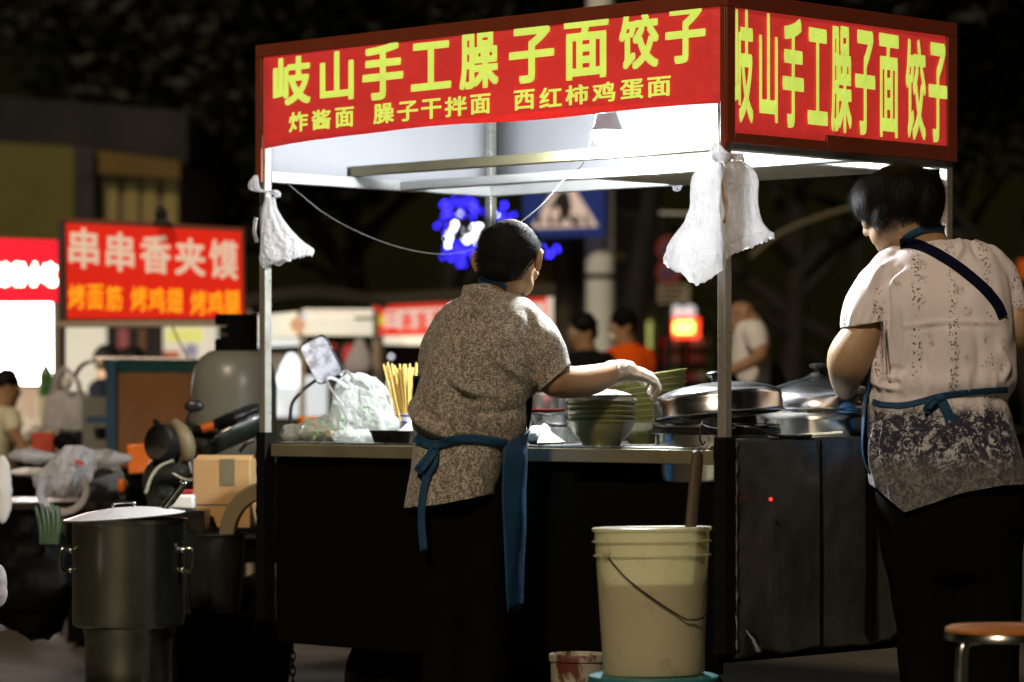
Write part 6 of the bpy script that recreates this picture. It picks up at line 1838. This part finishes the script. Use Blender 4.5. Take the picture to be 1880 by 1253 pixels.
tag(g.obj('hedge', 'foliage_night', smooth=False), 'dark hedge behind the cook in the flowered blouse', 'hedge')
# no-stopping signs on one post, plate beneath
YN = 25.0
ns = thing('parking_sign', 'pair of red ringed blue round signs over a beige plate on a post', 'road sign', (W(1228, 0, YN).x, YN, 0))
simple('ring_red', (.30, .045, .02), .5); simple('disc_blue', (.02, .05, .16), .5); simple('plate_beige', (.30, .27, .18), .6)
g = G(); g.tube([Vector((W(1228, 0, YN).x, YN + .06, 0)), W(1228, 425, YN + .06)], .03, 12); g.obj('post', 'column_dark', ns)
for y in (457, 500):
    c = W(1228, y, YN); g = G(); g.lathe([(.0005, 0), (.092, 0), (.094, .006), (.0005, .010)], c, (0, -1, 0), 36); g.obj('disc', 'disc_blue', ns)
    g = G(); g.lathe([(.066, .008), (.068, .014), (.094, .014), (.098, .0), (.094, -.004)], c, (0, -1, 0), 36)
    g.box(c + Vector((0, -.013, 0)), (.15, .004, .022), (Vector((.707, 0, -.707)), Vector((0, 1, 0)), Vector((.707, 0, .707)))); g.obj('ring', 'ring_red', ns)
slab(1208, 1266, 522, 558, YN, .02).obj('plate', 'plate_beige', ns, bevel=.004)
g = G()
for r_ in range(3):
    slab_ = [(1214, 528 + r_ * 10), (1258 - r_ * 6, 528 + r_ * 10), (1258 - r_ * 6, 532 + r_ * 10), (1214, 532 + r_ * 10)]
    g.prism([W(x, y, YN - .004) for x, y in slab_], (0, .003, 0))
g.obj('plate_text', 'trunk_bark', ns, smooth=False)
# brown shop front between the poles
sb2 = thing('shop_building', 'dim brown shop front behind the passers-by', 'building', (W(1090, 0, 31).x, 31, 0))
gy = HOR + EYE * S_(31)
slab(960, 1216, 250, gy, 31, 4).obj('wall', 'wall_brown', sb2)
slab(985, 1018, 470, 700, 30.9, .2).obj('shutter', 'wall_ochre', sb2)
slab(1046, 1062, 430, 720, 30.9, .2).obj('door_frame', 'column_dark', sb2)
slab(1165, 1196, 590, 660, 30.9, .1).obj('poster', 'menu_yellow', sb2)
slab(1080, 1140, 600, 720, 30.95, .1).obj('window', 'concrete', sb2)
slab(1130, 1150, 466, 476, 30.9, .05).obj('lamp_sign', 'window_dim', sb2)
# LED sign and colourful goods
glow('led_yellow', (1.0, .50, .08), 7.0, .5, 40)
glow('led_red', (1.0, .06, .02), 2.2, .2)
le = thing('led_sign', 'glowing yellow and red LED sign left of the corner post', 'LED sign', W(1258, 620, 27))
slab(1230, 1285, 583, 622, 27, .08).obj('case', 'led_red', le, bevel=.01)
slab(1238, 1274, 591, 612, 26.985, .012).obj('display', 'led_yellow', le, bevel=.006)
g = G(); g.bar(W(1258, 622, 27.04), Vector((W(1258, 0, 27).x, 27.04, 0)), .04, .04, (0, 1, 0)); g.obj('stand', 'column_dark', le)
for i, x in enumerate((1242, 1266)):
    g = G(); g.ball(W(x, 572, 27.2), .055, 16, 10); tag(g.obj('round_lamp', 'board_white'), f'{"left" if i == 0 else "right"} one of two pale round lamps above the LED sign', 'lamp')
random.seed(17)
gm = ['red_bag', 'paper_white', 'leaf_green', 'red_print', 'noodle_dough', 'board_peach', 'porcelain', 'bowl_green']
shelf = thing('goods_shelf', 'dark shelf of colourful goods under the LED sign', 'shelf', (W(1258, 0, 27.4).x, 27.4, 0))
for y in (640, 668, 700):
    G().box(W(1258, y, 27.4), (.46, .25, .015)).obj('board', 'column_dark', shelf)
for x in (1208, 1308):
    g = G(); g.bar(W(x, 610, 27.4), Vector((W(x, 0, 27.4).x, 27.4, 0)), .02, .2, (0, 1, 0)); g.obj('upright', 'column_dark', shelf)
nG = 0
for y in (640, 668, 700):
    for q in range(8):
        x = 1216 + q * 12; s = S_(27.35); hgt = random.uniform(.06, .11)
        c = W(x, y, 27.35) + Vector((0, 0, .0085)); g = G(); r = random.uniform(.018, .026)
        g.lathe([(.0005, 0), (r, 0), (r, hgt * .7), (r * .5, hgt * .85), (r * .5, hgt), (.0005, hgt)], c, n=14)
        tag(g.obj('packet', gm[(nG * 5 + q) % 8]), 'colourful packet or jar on the shelf under the LED sign', 'packet', 'goods on the shelf under the LED sign'); nG += 1
# red shop sign edge at the far right
sr = slab(1870, 1930, 476, 512, 22, .1).obj('far_sign', 'orange_plastic', None); tag(sr, 'orange red sign cut by the right edge behind the cook in the flowered blouse', 'sign')
g = G(); g.bar(W(1900, 512, 22.05), Vector((W(1900, 0, 22).x, 22.05, 0)), .05, .05, (0, 1, 0)); tag(g.obj('sign_post', 'column_dark'), 'dark post of the orange red sign at the right edge', 'post')
# string lights
glow('led_blue', (.03, .02, 1.0), 12, .3); glow('led_white', (.80, .84, 1.0), 34, .2)
YL2 = 25.4
for nm, lab, matn, pts in (('blue_light_string', 'string of deep blue lights in the tree behind the reaching cook', 'led_blue', 90), ('white_light_string', 'cluster of white lights among the blue ones behind the reaching cook', 'led_white', 22)):
    root = thing(nm, lab, 'string lights', W(860, 430, YL2))
    rnd = random.Random(13 if pts == 90 else 14); P = []
    for i in range(pts):
        if pts == 90:
            a, b, c_, d = rnd.choice([(812, 850, 366, 400), (800, 830, 390, 430), (860, 950, 372, 400), (812, 850, 440, 476), (840, 880, 452, 490), (960, 985, 384, 400), (985, 1024, 448, 472), (890, 950, 395, 420), (846, 890, 364, 384)])
        else:
            a, b, c_, d = rnd.choice([(818, 842, 392, 430), (838, 862, 384, 420), (820, 836, 430, 462), (868, 884, 412, 444), (850, 866, 420, 448), (898, 924, 395, 405)])
        P.append(W(rnd.uniform(a, b), rnd.uniform(c_, d), YL2 + rnd.uniform(-.3, .3)))
    P.sort(key=lambda p: (round(p.x * 5), p.z))
    g = G(); g.tube(P, .004, 5); g.obj('wire', 'column_dark', root)
    g = G(); g.ball(P[0], .010 if pts == 90 else .0075, 10, 8); b0 = g.obj('bulb', matn, root)
    for p in P[1:]:
        o = b0.copy(); COL.objects.link(o); o.parent = root; o.location = p - P[0]
g = G(); g.ball(W(1243, 343, 26), .006, 10, 8); tag(g.obj('distant_light', 'led_white'), 'small distant white light under the stall roof edge', 'light')
# overhead wire
g = G(); g.tube(crom([W(1380, 470, 22), W(1430, 430, 22.3), W(1500, 400, 22.6), W(1600, 370, 23)], 5), .012, 6); tag(g.obj('overhead_cable', 'plate_beige'), 'pale cable crossing the dark trees right of the hanging bags', 'cable')
g = G(); g.tube([W(1210, 392, 22), W(1270, 393, 22)], .010, 6); tag(g.obj('overhead_cable', 'concrete'), 'pale cable left of the hanging bags', 'cable')
